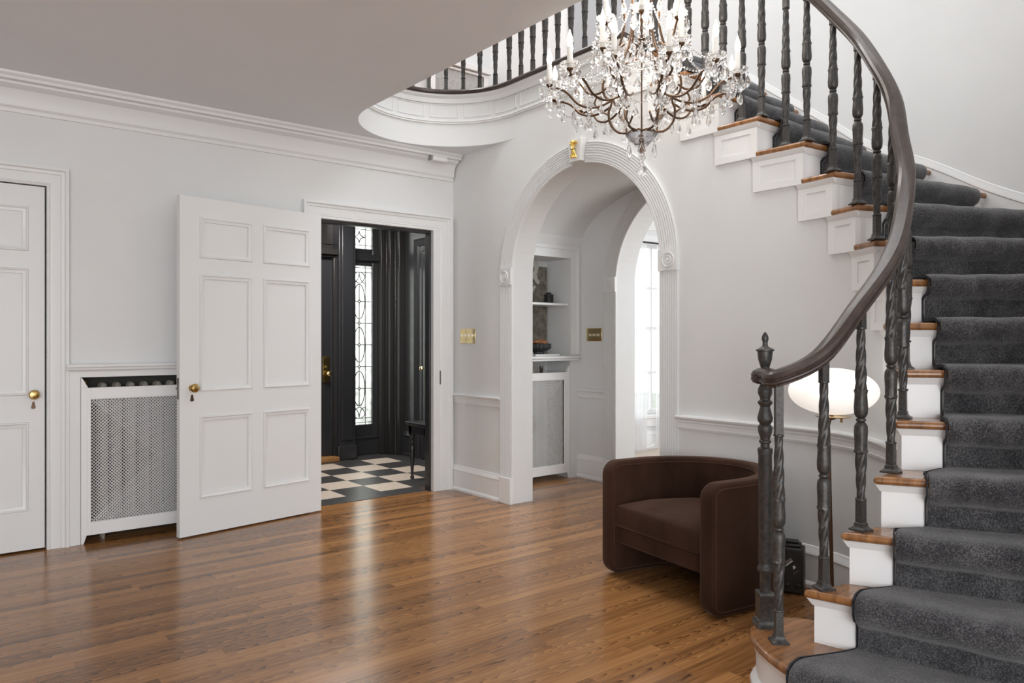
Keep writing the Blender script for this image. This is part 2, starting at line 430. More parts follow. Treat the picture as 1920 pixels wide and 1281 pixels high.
# ------------------------------------------------------------------ room shell
ZC = 2.704            # hall ceiling
Z2 = 3.128            # upper floor
YA, XB = 5.105, 3.49  # entry wall, arch wall
RISE = 0.184
A3 = lambda y: (lambda s, z, p: (s, y - p, z))      # wall coords on an entry-type wall (faces -Y)
B3 = lambda x: (lambda s, z, p: (x - p, s, z))      # on an arch-type wall (faces -X)

structure(MB().box(-3.2, 4.95, -3.2, 5.30, -0.06, 0.0).build('floor', OAK, smooth=False))
structure(MB().box(1.4, 4.3, 5.12, 7.6, -0.06, -0.002).box(2.31, 3.285, 5.16, 5.31, -0.002, 0.003).build('floor_vestibule', CHECK, smooth=False))
structure(MB().box(4.90, 8.4, -0.5, 5.9, -0.06, 0.004).build('floor_sunroom', BEIGE, smooth=False))

# hall ceiling with the round-ended stairwell opening
WC, WR = (2.895, 4.32), 0.595
well = [(2.30, -3.2), (2.30, 4.32)] + arc(WC[0], WC[1], WR, 180, 0, 40)[1:]
cp = [(-3.2, -3.2)] + well + [(3.49, 5.12), (-3.2, 5.12)]
structure(MB().prism([(x, y, ZC) for x, y in cp], (0, 0, 0.02)).build('ceiling', CEIL, smooth=False))
ring = arc(WC[0], WC[1], WR, 180, 0, 40)
cp = [(-3.2, -3.2)] + well + [(3.49, 3.235), (4.72, 3.235), (4.72, 6.15), (-3.2, 6.15)]
structure(MB().prism([(x, y, 3.04) for x, y in cp], (0, 0, 0.075)).build('floor_upper', OAK, smooth=False))

# entry wall (closet door, radiator niche, vestibule doorway)
out = [(-3.2, 0), (-0.25, 0), (-0.25, 2.115), (0.632, 2.115), (0.632, 0), (0.802, 0), (0.802, 0.995), (1.97, 0.995), (1.97, 0),
       (2.305, 0), (2.305, 2.10), (3.29, 2.10), (3.29, 0), (3.49, 0), (3.49, 3.04), (-3.2, 3.04)]
structure(MB().prism([(x, YA, z) for x, z in out], (0, 0.070, 0)).build('wall_left', WALL, smooth=False))
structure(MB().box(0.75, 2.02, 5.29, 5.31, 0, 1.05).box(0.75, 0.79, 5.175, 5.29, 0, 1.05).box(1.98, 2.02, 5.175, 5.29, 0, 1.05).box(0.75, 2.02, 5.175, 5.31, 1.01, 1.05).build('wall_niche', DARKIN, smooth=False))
structure(MB().box(-3.35, -3.2, -3.2, 6.3, 0, 5.7).build('wall_far_left', WALL, smooth=False))

structure(MB().box(-0.40, 0.72, 5.19, 5.21, 0, 2.3).box(-0.40, -0.38, 5.17, 5.2, 0, 2.3).box(0.70, 0.72, 5.17, 5.2, 0, 2.3).build('wall_light_block', DARKIN, smooth=False))  # unseen dark backing added to stop light leaking past the shut door
# arch wall
AYC, AR, ASP = 3.62, 0.7155, 1.69
archp = [(AYC + AR*cos(R(a)), ASP + AR*sin(R(a))) for a in [180*i/40 for i in range(41)]]   # from Y=4.34 up... starts at AYC+AR
out = [(5.30, 0), (AYC + AR, 0)] + archp + [(AYC - AR, 0), (2.27, 0)]
for n in (13, 14, 15, 16): out += [(2.24 + 0.24*(n-13) + 0.045, n*RISE - 0.034), (2.24 + 0.24*(n-12) + 0.045, n*RISE - 0.034)]
out += [(3.245, 3.04), (5.30, 3.04)]
structure(MB().prism([(XB, y, z) for y, z in out], (0.20, 0, 0)).build('wall_back', WALL, smooth=False))

# passage behind the arch: back wall with a second arch, vault, sides
A2R = 0.785
arch2 = [(AYC + A2R*cos(R(180*i/40)), ASP + A2R*sin(R(180*i/40))) for i in range(41)]
out = [(5.30, 0), (AYC + A2R, 0)] + arch2 + [(AYC - A2R, 0), (2.41, 0), (2.41, 5.7), (6.3, 5.7), (6.3, 3.04), (5.30, 3.04)]
structure(MB().prism([(4.67, y, z) for y, z in out], (0.24, 0, 0)).build('wall_passage', WALL, smooth=False))
mb = MB()
vb = [(AYC + 1.21*cos(R(180*i/48)), 2.02 + 0.49*sin(R(180*i/48))) for i in range(49)]
mb.loft([[(3.685, y, z) for y, z in vb], [(4.68, y, z) for y, z in vb]], closed=False)
o = mb.build('ceiling_vault', WALL); structure(o)
structure(MB().box(3.70, 4.68, 2.20, 2.41, 0, 2.05).build('wall_passage_side', WALL, smooth=False))

# built-in niche side of the passage (Y = 4.85)
mb = MB()
mb.box(3.70, 3.79, 4.85, 5.16, 0, 2.13).box(4.563, 4.68, 4.85, 5.16, 0, 2.13).box(3.79, 4.563, 4.85, 5.16, 1.936, 2.13)
mb.box(3.79, 4.563, 5.16, 5.18, 0, 2.13)
structure(mb.build('wall_passage_niche', WALL, smooth=False))
mb = MB()
sweep2(mb, [(3.71, 2.02), (4.67, 2.02)], [(-0.02, 0), (-0.02, 0.014), (0.03, 0.018), (0.06, 0.035), (0.085, 0.045), (0.10, 0.05), (0.105, 0)], A3(4.85))
structure(mb.build('trim_21', TRIM))
mb = MB()
sweep2(mb, [(4.563, 1.09), (4.563, 1.936), (3.79, 1.936)], [(0, 0.012), (0, 0.0), (0.10, 0), (0.10, 0.022), (0.075, 0.022), (0.07, 0.012)], A3(4.85), side=-1)
structure(mb.build('trim_22', TRIM))
# niche ledge above the radiator grille
structure(MB().box(3.72, 4.645, 4.80, 5.16, 1.055, 1.078).box(3.72, 4.63, 4.815, 4.86, 1.035, 1.055).build('trim_23', TRIM, bevel=0.004))

# outer stair wall: straight run, then the curve round the foot of the stair
OC, OR = (2.87, 2.0), 1.80
owall = [(4.67, 2.41), (4.67, 2.0)] + arc(OC[0], OC[1], OR, 0, -90, 40)[1:] + [(2.35, 0.18)]
mb = MB()
nr = frame2(owall)
lo = [(p[0], p[1], 0) for p in owall]
def wall_strip(path, z0, z1, t, side):
    m = MB(); nn = frame2(path)
    m.loft([[(p[0], p[1], z0), (p[0], p[1], z1), (p[0] + side*n[0]*t, p[1] + side*n[1]*t, z1), (p[0] + side*n[0]*t, p[1] + side*n[1]*t, z0)] for p, n in zip(path, nn)])
    return m
structure(wall_strip(owall, 0, 5.7, 0.12, 1).build('wall_right', WALL))
structure(MB().box(-3.2, 4.81, 6.15, 6.3, 3.04, 5.7).build('wall_upper_back', WALL, smooth=False))
structure(MB().box(-3.35, 4.95, -0.2, 6.3, 5.7, 5.8).build('ceiling_upper', CEIL, smooth=False))

# ------------------------------------------------------------------ mouldings
# crown on the entry wall, stopping just short of the arch wall
crown = [(0, 2.512), (0.014, 2.512), (0.018, 2.532), (0.030, 2.545), (0.034, 2.565), (0.040, 2.60), (0.060, 2.632), (0.098, 2.650), (0.102, 2.662),
         (0.140, 2.664), (0.140, 2.680), (0.146, 2.683), (0.155, 2.692), (0.157, 2.704), (0, 2.704)]
mb = MB(); plan_sweep(mb, [(-3.2, YA), (3.475, YA)], crown, side=-1); structure(mb.build('trim_1', TRIM, angle=25))

CAS = [(0, 0), (0, 0.014), (0.012, 0.020), (0.018, 0.014), (0.024, 0.016), (0.068, 0.016), (0.072, 0.022), (0.088, 0.024), (0.094, 0.036), (0.110, 0.036), (0.110, 0)]
for k, (x0, x1, zt) in enumerate(((-0.25, 0.632, 2.112), (2.300, 3.352, 2.108))):
    mb = MB(); sweep2(mb, [(x0, 0), (x0, zt), (x1, zt), (x1, 0)], CAS, A3(YA)); structure(mb.build('trim_%d' % (2+k), TRIM, angle=25))
# white reveal of the vestibule doorway
structure(MB().box(2.290, 2.309, 5.084, 5.16, 0, 2.096).box(3.286, 3.3515, 5.0845, 5.15, 0, 2.096).box(2.2905, 3.3515, 5.0845, 5.15, 2.096, 2.112).build('trim_4', TRIM, bevel=0.002))
# black inner casing and stops
structure(MB().box(3.268, 3.31, 5.122, 5.186, 0, 2.074).box(2.28, 3.31, 5.122, 5.186, 2.074, 2.106).box(2.28, 2.325, 5.122, 5.186, 0, 2.074)
          .build('trim_5', BLACKP, bevel=0.003))

# radiator niche surround and cap on the entry wall
mb = MB(); sweep2(mb, [(0.802, 0), (0.802, 0.995), (1.97, 0.995), (1.97, 0)], [(0, 0), (0, 0.026), (0.066, 0.026), (0.066, 0)], A3(YA))
structure(mb.build('trim_6', TRIM, bevel=0.002))
mb = MB(); plan_sweep(mb, [(0.725, YA), (2.19, YA)], [(0, 1.028), (0.030, 1.028), (0.034, 1.036), (0.052, 1.040), (0.055, 1.052), (0.062, 1.058), (0.062, 1.070), (0.056, 1.076), (0, 1.076)], side=-1)
structure(mb.build('trim_7', TRIM, angle=25))
mb = MB(); mb.box(2.03, 2.19, 5.082, YA, 0, 1.03); structure(mb.build('trim_8', TRIM))

# stringer line: wall under the stair follows the stair's inner curve
I = {17: (3.460, 3.20), 16: (3.460, 2.96), 15: (3.460, 2.72), 14: (3.460, 2.48), 13: (3.460, 2.24), 12: (3.460, 1.985), 11: (3.427, 1.815), 10: (3.364, 1.677), 9: (3.272, 1.553),
     8: (3.172, 1.462), 7: (3.07, 1.392), 6: (2.955, 1.325), 5: (2.845, 1.280), 4: (2.665, 1.274), 3: (2.522, 1.320), 2: (2.383, 1.378), 1: (2.130, 1.454)}
DIR = {17: 0, 16: 0, 15: 0, 14: 0, 13: 0, 12: -5, 11: -11.5, 10: -22, 9: -30, 8: -39, 7: -46, 6: -52, 5: -57, 4: -62, 3: -67, 2: -78, 1: -82}
def dv(n): return (cos(R(DIR[n])), sin(R(DIR[n])))
def fv(n): d = dv(n); return (-d[1], d[0])
def Wp(n):
    d, f = dv(n), fv(n)
    return (I[n][0] + 0.030*d[0] + 0.030*f[0], I[n][1] + 0.030*d[1] + 0.030*f[1])
def outer(n):
    d = dv(n); px, py = I[n]
    if DIR[n] == 0: return (4.666, py)
    bx, by = px - OC[0], py - OC[1]
    B = bx*d[0] + by*d[1]; C = bx*bx + by*by - (OR - 0.004)**2
    t = -B + sqrt(B*B - C)
    return (px + d[0]*t, py + d[1]*t)
SUB = 8
wl = [Vector((*Wp(n), 0)) for n in range(2, 15)]
wl = catmull(wl, SUB)                          # index (n-2)*SUB is Wp(n)
def wpath(a, b):                               # plan points between W(a) and W(b), a, b real
    i0, i1 = (a-2)*SUB, (b-2)*SUB
    idx = [i0] + [k for k in range(int(floor(i0))+1, int(math.ceil(i1)))] + [i1]
    res = []
    for q in idx:
        k = min(int(floor(q)), len(wl)-2); t = q-k
        p = wl[k]*(1-t) + wl[k+1]*t; res.append((p.x, p.y))
    return res
mb = MB()
for n in range(2, 14):
    zt = n*RISE - 0.030
    for k in range(SUB):
        a, b = wl[(n-2)*SUB + k], wl[(n-2)*SUB + k + 1]
        if n == 13 and a.y > 2.29: break
        if n < 7 and k < 3: continue
        t = (b - a).normalized(); nn = Vector((t.y, -t.x, 0)) * 0.04
        mb.add([(a.x,a.y,0), (b.x,b.y,0), (b.x,b.y,zt), (a.x,a.y,zt), (a.x+nn.x,a.y+nn.y,0), (b.x+nn.x,b.y+nn.y,0), (b.x+nn.x,b.y+nn.y,zt), (a.x+nn.x,a.y+nn.y,zt)],
               [(0,1,2,3), (7,6,5,4), (3,2,6,7), (0,4,5,1)] + ([(0,3,7,4)] if k == 0 else []) + ([(1,5,6,2)] if k == SUB-1 else []))
o = mb.build('wall_stair', WALL, angle=12); structure(o)

# chair rails and baseboards on the arch wall and round the stair curve
RAIL = [(0, 0.704), (0.012, 0.704), (0.016, 0.716), (0.013, 0.722), (0.013, 0.742), (0.017, 0.748), (0.017, 0.758), (0.030, 0.766), (0.034, 0.776), (0.030, 0.784), (0, 0.786)]
BASE = [(0, 0), (0.030, 0), (0.030, 0.014), (0.024, 0.026), (0.020, 0.030), (0.020, 0.158), (0.024, 0.163), (0.020, 0.176), (0.012, 0.186), (0.008, 0.200), (0, 0.203)]
curvep = [(XB, 2.797), (XB, 2.50)] + list(reversed(wpath(6.5, 13)))
for k, (pth, pr, nm) in enumerate((([(XB, 5.10), (XB, 4.455)], RAIL, 'trim_9'), (curvep, RAIL, 'trim_10'), ([(XB, 5.10), (XB, 4.462)], BASE, 'baseboard_back'), (curvep, BASE, 'baseboard_stair'),
                                   ([(4.67, 4.85), (4.67, 4.52)], RAIL, 'trim_11'), ([(4.67, 4.85), (4.67, 4.53)], BASE, 'baseboard_passage'), ([(4.67, 2.72), (4.67, 2.41)], BASE, 'baseboard_passage_side'))):
    mb = MB(); plan_sweep(mb, pth, pr, side=-1); structure(mb.build(nm, TRIMW if 'base' in nm else TRIM, angle=25))
mb = MB(); plan_sweep(mb, [(3.468, YA), (3.49, YA)], BASE, side=-1); plan_sweep(mb, [(1.97+0.066, YA), (2.19, YA)], BASE, side=-1); structure(mb.build('baseboard_left', TRIMW))

# fluted arch surrounds with rosettes, plinths and a keystone
def fluted(w0, w1, nfl, p=0.022):
    prof = [(w0 - 0.018, 0), (w0 - 0.018, p*0.7), (w0 - 0.012, p*0.9), (w0, p*0.75), (w0, p)]
    step = (w1 - w0) / nfl
    for i in range(nfl):
        a = w0 + step*i
        prof += [(a + step*0.12, p), (a + step*0.28, p*0.62), (a + step*0.72, p*0.62), (a + step*0.88, p)]
    return prof + [(w1, p), (w1, 0)]
def arch_surround(x, yc, r, sp, tag_no):
    t3 = B3(x); w = 0.115
    half = [(yc - r*cos(R(a)), sp + r*sin(R(a))) for a in [180*i/64 for i in range(65)]]
    key = 0.062
    i0 = [i for i, p in enumerate(half) if p[0] < yc - key + 0.012]; i1 = [i for i, p in enumerate(half) if p[0] > yc + key - 0.012]
    k = tag_no
    for seg in ([half[i] for i in i0], [half[i] for i in i1]):
        mb = MB(); sweep2(mb, seg, fluted(0.0, w, 7), t3, side=1); structure(mb.build('trim_%d' % k, TRIM, angle=20)); k += 1
    for y, sd in ((yc - r, -1), (yc + r, 1)):
        mb = MB(); sweep2(mb, [(y, 0.195), (y, sp - 0.06)], fluted(0.0, w, 7), t3, side=(1 if sd < 0 else -1)); structure(mb.build('trim_%d' % k, TRIM, angle=20)); k += 1
        mb = MB()                                            # rosette block
        a, b = sorted((y - 0.019*sd, y + sd*(w + 0.004)))
        mb.box(x - 0.030, x, a, b, sp - 0.065, sp + 0.060)
        c = (y + sd*w/2, sp - 0.0025)
        def ringp(r0, r1, h):
            rings = []
            for j in range(24):
                an = 2*pi*j/24; ca, sa = cos(an), sin(an)
                rings.append([(x - 0.029, c[0] + r0*ca, c[1] + r0*sa), (x - 0.029 - h, c[0] + (r0*0.7 + r1*0.3)*ca, c[1] + (r0*0.7 + r1*0.3)*sa),
                              (x - 0.029 - h, c[0] + (r0*0.3 + r1*0.7)*ca, c[1] + (r0*0.3 + r1*0.7)*sa), (x - 0.029, c[0] + r1*ca, c[1] + r1*sa)])
            mb.loft(rings, loop=True)
        ringp(0.036, 0.047, 0.008); ringp(0.016, 0.026, 0.008)
        mb.loft([[(x - h, c[0] + rr*cos(2*pi*j/16), c[1] + rr*sin(2*pi*j/16)) for j in range(16)] for rr, h in ((0.009, 0.028), (0.009, 0.037), (0.004, 0.040))])
        structure(mb.build('trim_%d' % k, TRIM, angle=30)); k += 1
        mb = MB(); a, b = sorted((y - 0.019*sd, y + sd*(w + 0.005))); mb.box(x - 0.034, x, a, b, 0, 0.196)
        structure(mb.build('trim_%d' % k, TRIMW, bevel=0.004)); k += 1
    # keystone
    zt0, zt1 = sp + r - 0.004, sp + r + 0.145
    pts = [(yc - 0.052, zt0), (yc + 0.052, zt0), (yc + 0.066, zt1), (yc - 0.066, zt1)]
    mb = MB(); mb.prism([(x, p[0], p[1]) for p in pts], (-0.045, 0, 0)); structure(mb.build('trim_%d' % k, TRIM, bevel=0.003))
    return k + 1
k = arch_surround(XB, AYC, AR, ASP, 30)
k = arch_surround(4.67, AYC, A2R, ASP, 45)

# ------------------------------------------------------------------ stairwell fascia with inset panels, bead and dark nosing
fpath = [(3.49, 3.19), (3.49, 3.76), (3.49, 4.32)] + [(WC[0] + WR*cos(R(a)), WC[1] + WR*sin(R(a))) for a in [180*i/48 for i in range(1, 49)]] + [(2.30, -3.2)]
mb = MB(); plan_sweep(mb, fpath[2:], [(0, ZC + 0.003), (0.001, ZC + 0.003), (0.001, 3.06), (0, 3.06), (-0.02, 3.06), (-0.02, ZC + 0.022)], side=1); structure(mb.build('wall_stairwell', WALL, angle=15))
mb = MB(); plan_sweep(mb, fpath, [(0.0, 2.872), (0.012, 2.875), (0.012, 2.884), (0.018, 2.890), (0.012, 2.897), (0.0, 2.898)], side=1); structure(mb.build('trim_60', TRIM))
mb = MB(); plan_sweep(mb, fpath, [(-0.004, 3.030), (0.012, 3.030), (0.016, 3.050), (0.018, 3.065), (0.034, 3.080), (0.036, 3.094), (-0.004, 3.094)], side=1); structure(mb.build('trim_61', TRIM))
mb = MB(); plan_sweep(mb, fpath, [(-0.12, 3.094), (0.044, 3.094), (0.054, 3.102), (0.056, 3.114), (0.050, 3.125), (0.040, 3.128), (-0.12, 3.128)], side=1); structure(mb.build('trim_62', RAILW))
# cumulative length for panels
def sub_path(path, s0, s1):
    out = []; acc = 0
    for a, b in zip(path, path[1:]):
        l = hypot(b[0]-a[0], b[1]-a[1])
        if l == 0: continue
        for s in (s0, s1):
            pass
        lo, hi = max(s0, acc), min(s1, acc + l)
        if hi > lo + 1e-9:
            pa = (a[0] + (b[0]-a[0])*(lo-acc)/l, a[1] + (b[1]-a[1])*(lo-acc)/l); pb = (a[0] + (b[0]-a[0])*(hi-acc)/l, a[1] + (b[1]-a[1])*(hi-acc)/l)
            if not out: out.append(pa)
            out.append(pb)
        acc += l
    return out
mb = MB(); s = 0.05
while s < 3.4:
    for (a, b, z0, z1) in ((s, s+0.215, 2.925, 2.930), (s, s+0.215, 3.020, 3.025), (s, s+0.005, 2.925, 3.025), (s+0.21, s+0.215, 2.925, 3.025)):
        sp_ = sub_path(fpath, a, b); hh = 0.009 if b - a > 0.1 else 0.0082
        if len(sp_) > 1: plan_sweep(mb, sp_, [(-0.001, z0), (hh - 0.003, z0), (hh - 0.003, z1), (-0.001, z1)], side=1)
    s += 0.262
structure(mb.build('trim_63', TRIM))

# upper landing: door casing on the right wall
mb = MB(); sweep2(mb, [(4.98, Z2 - 0.02), (4.98, 5.2), (4.10, 5.2), (4.10, Z2 - 0.02)], CAS, B3(4.67), side=-1); structure(mb.build('trim_64', TRIM))
structure(MB().box(4.655, 4.68, 4.10, 4.98, Z2 - 0.02, 5.2).build('door_5', mat('grey_door_paint', (0.42, 0.43, 0.45), 0.4)), 'pale grey door on the upper landing behind the balusters', 'door')

# skirting board along the outer stair wall
def zline(n): return n*RISE
path, zs = [], []
for n in range(17, 1, -1):
    o_ = outer(n); path.append(Vector((o_[0], o_[1], zline(n))))
pp = catmull(path, 4)
pl = [(p.x, p.y) for p in pp]; zz = [p.z for p in pp]
mb = MB(); plan_sweep(mb, pl, [(0, -0.32), (0.010, -0.32), (0.010, 0.005), (0.014, 0.012), (0.012, 0.028), (0.008, 0.040), (0.006, 0.056), (0, 0.060)], side=-1, zs=zz)
structure(mb.build('baseboard_right', WALL, angle=25))
# ------------------------------------------------------------------ doors of the entry wall
def panel_ring(mb, x0, x1, z0, z1, t3, w=0.022, h=0.007):
    sweep2(mb, [(x0, z0), (x1, z0), (x1, z1), (x0, z1)], [(0, 0), (0.003, h), (0.009, h*1.15), (0.015, h*0.5), (w, 0.0), (w, -0.008), (0, -0.008)], t3, closed=True, side=1)

def six_panel(parent, W, H, T, mname, local=True, two=True):
    """six panel leaf in local coords: x 0..W, y -T/2..T/2, z 0..H"""
    cols = [(0.135*W, 0.465*W), (0.565*W, 0.895*W)] if two else [(0.2*W, 0.8*W)]
    rows = [(0.112*H, 0.345*H), (0.430*H, 0.767*H), (0.826*H, 0.937*H)]
    xs = sorted({0, W} | {c for k in cols for c in k}); zs = sorted({0, H} | {c for k in rows for c in k})
    mb = MB()
    rec = 0.010
    mb.box(0, W, -T/2 + rec, T/2 - rec, 0.0, H)
    for i in range(len(xs)-1):
        for j in range(len(zs)-1):
            inp = any(abs(xs[i]-c[0]) < 1e-6 for c in cols) and any(abs(zs[j]-r[0]) < 1e-6 for r in rows)
            if not inp:
                mb.box(xs[i], xs[i+1], -T/2, -T/2 + rec, zs[j], zs[j+1]); mb.box(xs[i], xs[i+1], T/2 - rec, T/2, zs[j], zs[j+1])
    leaf = mb.build('door_leaf', mname, parent, smooth=False, local=local)
    for r in rows:
        for c in cols:
            m2 = MB()
            for sd in (-1, 1):
                panel_ring(m2, c[0] - 0.012, c[1] + 0.012, r[0] - 0.012, r[1] + 0.012, (lambda s, z, p, sd=sd: (s, sd*(T/2 + p), z)), w=0.03, h=0.009)
            m2.build('door_panel_moulding', mname, leaf, local=local, angle=25)
    return leaf

def door_knob(parent, x, z, y, sd, esc=True, m=BRASS):
    mb = MB()
    pr = [(0.020, 0.0), (0.020, 0.004), (0.010, 0.007), (0.008, 0.022), (0.012, 0.028), (0.025, 0.034), (0.028, 0.044), (0.022, 0.054), (0.008, 0.058)]
    mb.loft([[(x + r*cos(2*pi*j/20), y + sd*h, z + r*sin(2*pi*j/20)) for j in range(20)] for r, h in pr])
    k = mb.build('door_knob', m, parent, local=True)
    if esc:
        mb = MB(); pts = [(-0.005, 0.0), (0.005, 0.0), (0.006, -0.010), (0.011, -0.034), (0.008, -0.040), (-0.008, -0.040), (-0.011, -0.034), (-0.006, -0.010)]
        mb.prism([(x + a, y, z - 0.042 + b) for a, b in pts], (0, sd*0.006, 0))
        m = BRONZE
        mb.lathe(0, 0, [(0.001, 0), (0.001, 0.001)], 4, -50) if False else None
        mb.build('keyhole_cover', m, parent, local=True)
    return k

# closet door at the far left, shut
d1 = thing('door_1', 'shut white six-panel door at the far left with a brass knob', 'door', (-0.245, 5.125, 0.012), kind='structure')
leaf1 = six_panel(d1, 0.868, 2.094, 0.036, TRIM)
door_knob(leaf1, 0.812, 0.892, -0.018, -1)

# open white door, swung back against the radiator cover
hx, hy, fx, fy = 2.300, 5.024, 1.290, 4.856
ang = atan2(hy - fy, hx - fx)
d2 = thing('door_2', 'open white six-panel door swung back in front of the radiator cover', 'door', (fx, fy, 0.010), ang, kind='structure')
leaf2 = six_panel(d2, 1.008, 2.094, 0.042, TRIM)
door_knob(leaf2, 0.075, 0.912, -0.021, -1)
MB().box(-0.003, 0.0005, -0.010, 0.010, 0.845, 0.975).box(-0.012, 0, -0.005, 0.005, 0.905, 0.918).build('latch_plate', STEEL, leaf2, local=True)
for hz in (0.22, 1.05, 1.86):
    mb = MB(); mb.lathe(1.014, 0.026, [(0.006, 0), (0.006, 0.09), (0.003, 0.098)], 10, hz); mb.build('hinge', STEEL, d2, local=True)
# strike plate on the right jamb
tag(MB().box(3.344, 3.3525, 5.078, 5.0845, 0.86, 0.97).build('strike_plate', STEEL), 'small steel strike plate on the white jamb beside the black vestibule', 'strike plate')

# ------------------------------------------------------------------ radiator covers and radiators
def grille(mb, x0, x1, z0, z1, t3, pitch=0.0195, w=0.0062, t=0.002):
    """diagonal lattice clipped to the rectangle"""
    W, H = x1-x0, z1-z0
    for sgn in (1, -1):
        c = -H if sgn > 0 else 0.0
        c0 = -H; c1 = W
        k = c0
        while k < c1 + (H if sgn < 0 else 0):
            # line x = k + sgn*z (sgn=1) or x = k' - z
            if sgn > 0:
                za, zb = max(0, -k), min(H, W - k); f = lambda z: k + z
            else:
                kk = k + H; za, zb = max(0, kk - W), min(H, kk); f = lambda z: kk - z
            if zb - za > 0.006:
                h = w*0.7071
                pts = [(f(za) - h, za), (f(za) + h, za), (f(zb) + h, zb), (f(zb) - h, zb)]
                pts = [(min(max(a, 0), W), b) for a, b in pts]
                lo_ = [t3(x0 + a, z0 + b, 0) for a, b in pts]; hi_ = [t3(x0 + a, z0 + b, t) for a, b in pts]
                mb.add(lo_ + hi_, [(0,1,2,3), (4,5,6,7), (0,1,5,4), (1,2,6,5), (2,3,7,6), (3,0,4,7)])
            k += pitch
    return mb

def radiator_cover(name, label, x0, x1, yf, ztop, slot, gr, foot, feet_z=0.05, group=None, slot_box=True):
    """frame panel with an open slot at the top, lattice grille and feet; face at y = yf"""
    t = thing(name, label, 'radiator cover', ((x0+x1)/2, yf, 0), group=group)
    gx0, gx1, gz0, gz1 = gr
    d = 0.022
    mb = MB()
    mb.box(x0, gx0, yf, yf + d, feet_z, slot[0]).box(gx1, x1, yf, yf + d, feet_z, slot[0])
    mb.box(gx0, gx1, yf, yf + d, feet_z, gz0).box(gx0, gx1, yf, yf + d, gz1, slot[0])
    for a, b in ((x0, 1), (x1, -1)):
        # angled cheeks of the slot and feet
        mb.prism([(a, yf, slot[0]), (a + b*foot*1.3, yf, slot[0]), (a + b*foot*0.2, yf, slot[1]), (a, yf, slot[1])], (0, d, 0))
        mb.prism([(a, yf, 0), (a + b*foot*0.45, yf, 0), (a + b*foot, yf, feet_z), (a, yf, feet_z)], (0, d, 0))
    cf = mb.build('cover_frame', TRIMW, t, smooth=False, bevel=0.002)
    mb = MB(); sweep2(mb, [(gx0, gz0), (gx1, gz0), (gx1, gz1), (gx0, gz1)], [(-0.022, 0), (-0.022, 0.003), (-0.004, 0.003), (0, -0.004), (0, -0.02), (-0.02, -0.01)], A3(yf), closed=True)
    mb.build('grille_border', TRIMW, cf)
    mb = MB(); grille(mb, gx0, gx1, gz0, gz1, A3(yf + 0.012)); mb.build('lattice_grille', TRIMW, t, smooth=False)
    return t
radiator_cover('radiator_cover', 'white radiator cover with lattice grille half hidden behind the open white door', 0.804, 1.966, 5.080, 0.995, (0.932, 0.992), (0.858, 1.912, 0.128, 0.861), 0.030)
radiator_cover('radiator_cover', 'tall white lattice radiator cover below the shelf niche in the arched passage', 3.792, 4.561, 4.852, 1.0, (0.934, 0.994), (3.862, 4.493, 0.131, 0.866), 0.030)
def radiator(label, x0, x1, yc, z1, n, dy=0.05, m=RADI):
    t = thing('radiator', label, 'radiator', ((x0+x1)/2, yc, 0))
    step = (x1-x0)/n
    for i in range(n):
        x = x0 + step*(i+0.5); mb = MB()
        for s_ in (-1, 1):
            mb.loft([[(x + r*cos(2*pi*j/10)*1.0, yc + s_*dy*0.55 + r*0.9*sin(2*pi*j/10), z) for j in range(10)] for r, z in
                     ((0.010, 0.0 if i in (0, n-1) else 0.085), (0.014, 0.09), (step*0.30, 0.10), (step*0.30, z1 - 0.05), (step*0.26, z1 - 0.012), (0.008, z1))])
        mb.box(x - step*0.42, x + step*0.42, yc - dy*0.7, yc + dy*0.7, z1 - 0.10, z1 - 0.045).box(x - step*0.42, x + step*0.42, yc - dy*0.7, yc + dy*0.7, 0.10, 0.15)
        mb.build('radiator_column', m, t)
    return t
rd = radiator('cast iron radiator seen through the lattice behind the open white door', 0.90, 1.92, 5.20, 0.955, 13)
mb = MB(); mb.lathe(0.835, 5.15, [(0.012, 0), (0.016, 0.01), (0.008, 0.03), (0.012, 0.045), (0.004, 0.055)], 12, 0.925); mb.box(0.829, 0.841, 5.15, 5.20, 0.93, 0.945); mb.build('valve', BRASS, rd)
rd = radiator('cream radiator standing behind the tall lattice in the arched passage', 3.85, 4.30, 5.03, 0.985, 6)
mb = MB(); mb.lathe(4.33, 4.97, [(0.014, 0), (0.014, 0.06), (0.018, 0.065), (0.018, 0.085), (0.010, 0.09)], 12, 0.90); mb.build('valve', STEEL, rd)

# small white sensor below the crown, brass switch plates, gilt wheat sheaf
t = thing('door_sensor', 'small white box sensor fixed under the crown moulding', 'sensor', (3.26, 4.975, 2.65))
MB().box(3.20, 3.335, 4.955, 5.0, 2.625, 2.662).build('sensor_body', PLASTW, t, bevel=0.006)
MB().box(3.185, 3.20, 4.96, 5.01, 2.630, 2.660).build('sensor_bracket', GREYB, t)

t = thing('switch_plate', 'brass four-gang switch plate on the wall left of the big arch', 'light switch', (3.489, 4.895, 1.248))
pl_ = MB().box(3.483, 3.4895, 4.793, 4.998, 1.190, 1.306); pl_ = pl_.build('plate', BRASSP, t, bevel=0.003)
for i in range(4):
    y = 4.823 + i*0.048
    MB().box(3.468, 3.484, y - 0.004, y + 0.004, 1.245, 1.262).build('toggle', PLASTW, t)
    for z in (1.220, 1.282):
        m_ = MB(); m_.loft([[(3.4835 - h, y + r*cos(2*pi*j/8), z + r*sin(2*pi*j/8)) for j in range(8)] for r, h in ((0.004, 0), (0.003, 0.002))]); m_.build('screw', STEEL, pl_)
t = thing('switch_plate', 'brass three-gang switch plate inside the passage beside the inner arch', 'light switch', (4.668, 4.655, 1.262))
pl_ = MB().box(4.662, 4.6695, 4.562, 4.750, 1.206, 1.320); pl_ = pl_.build('plate', BRASSP, t, bevel=0.003)
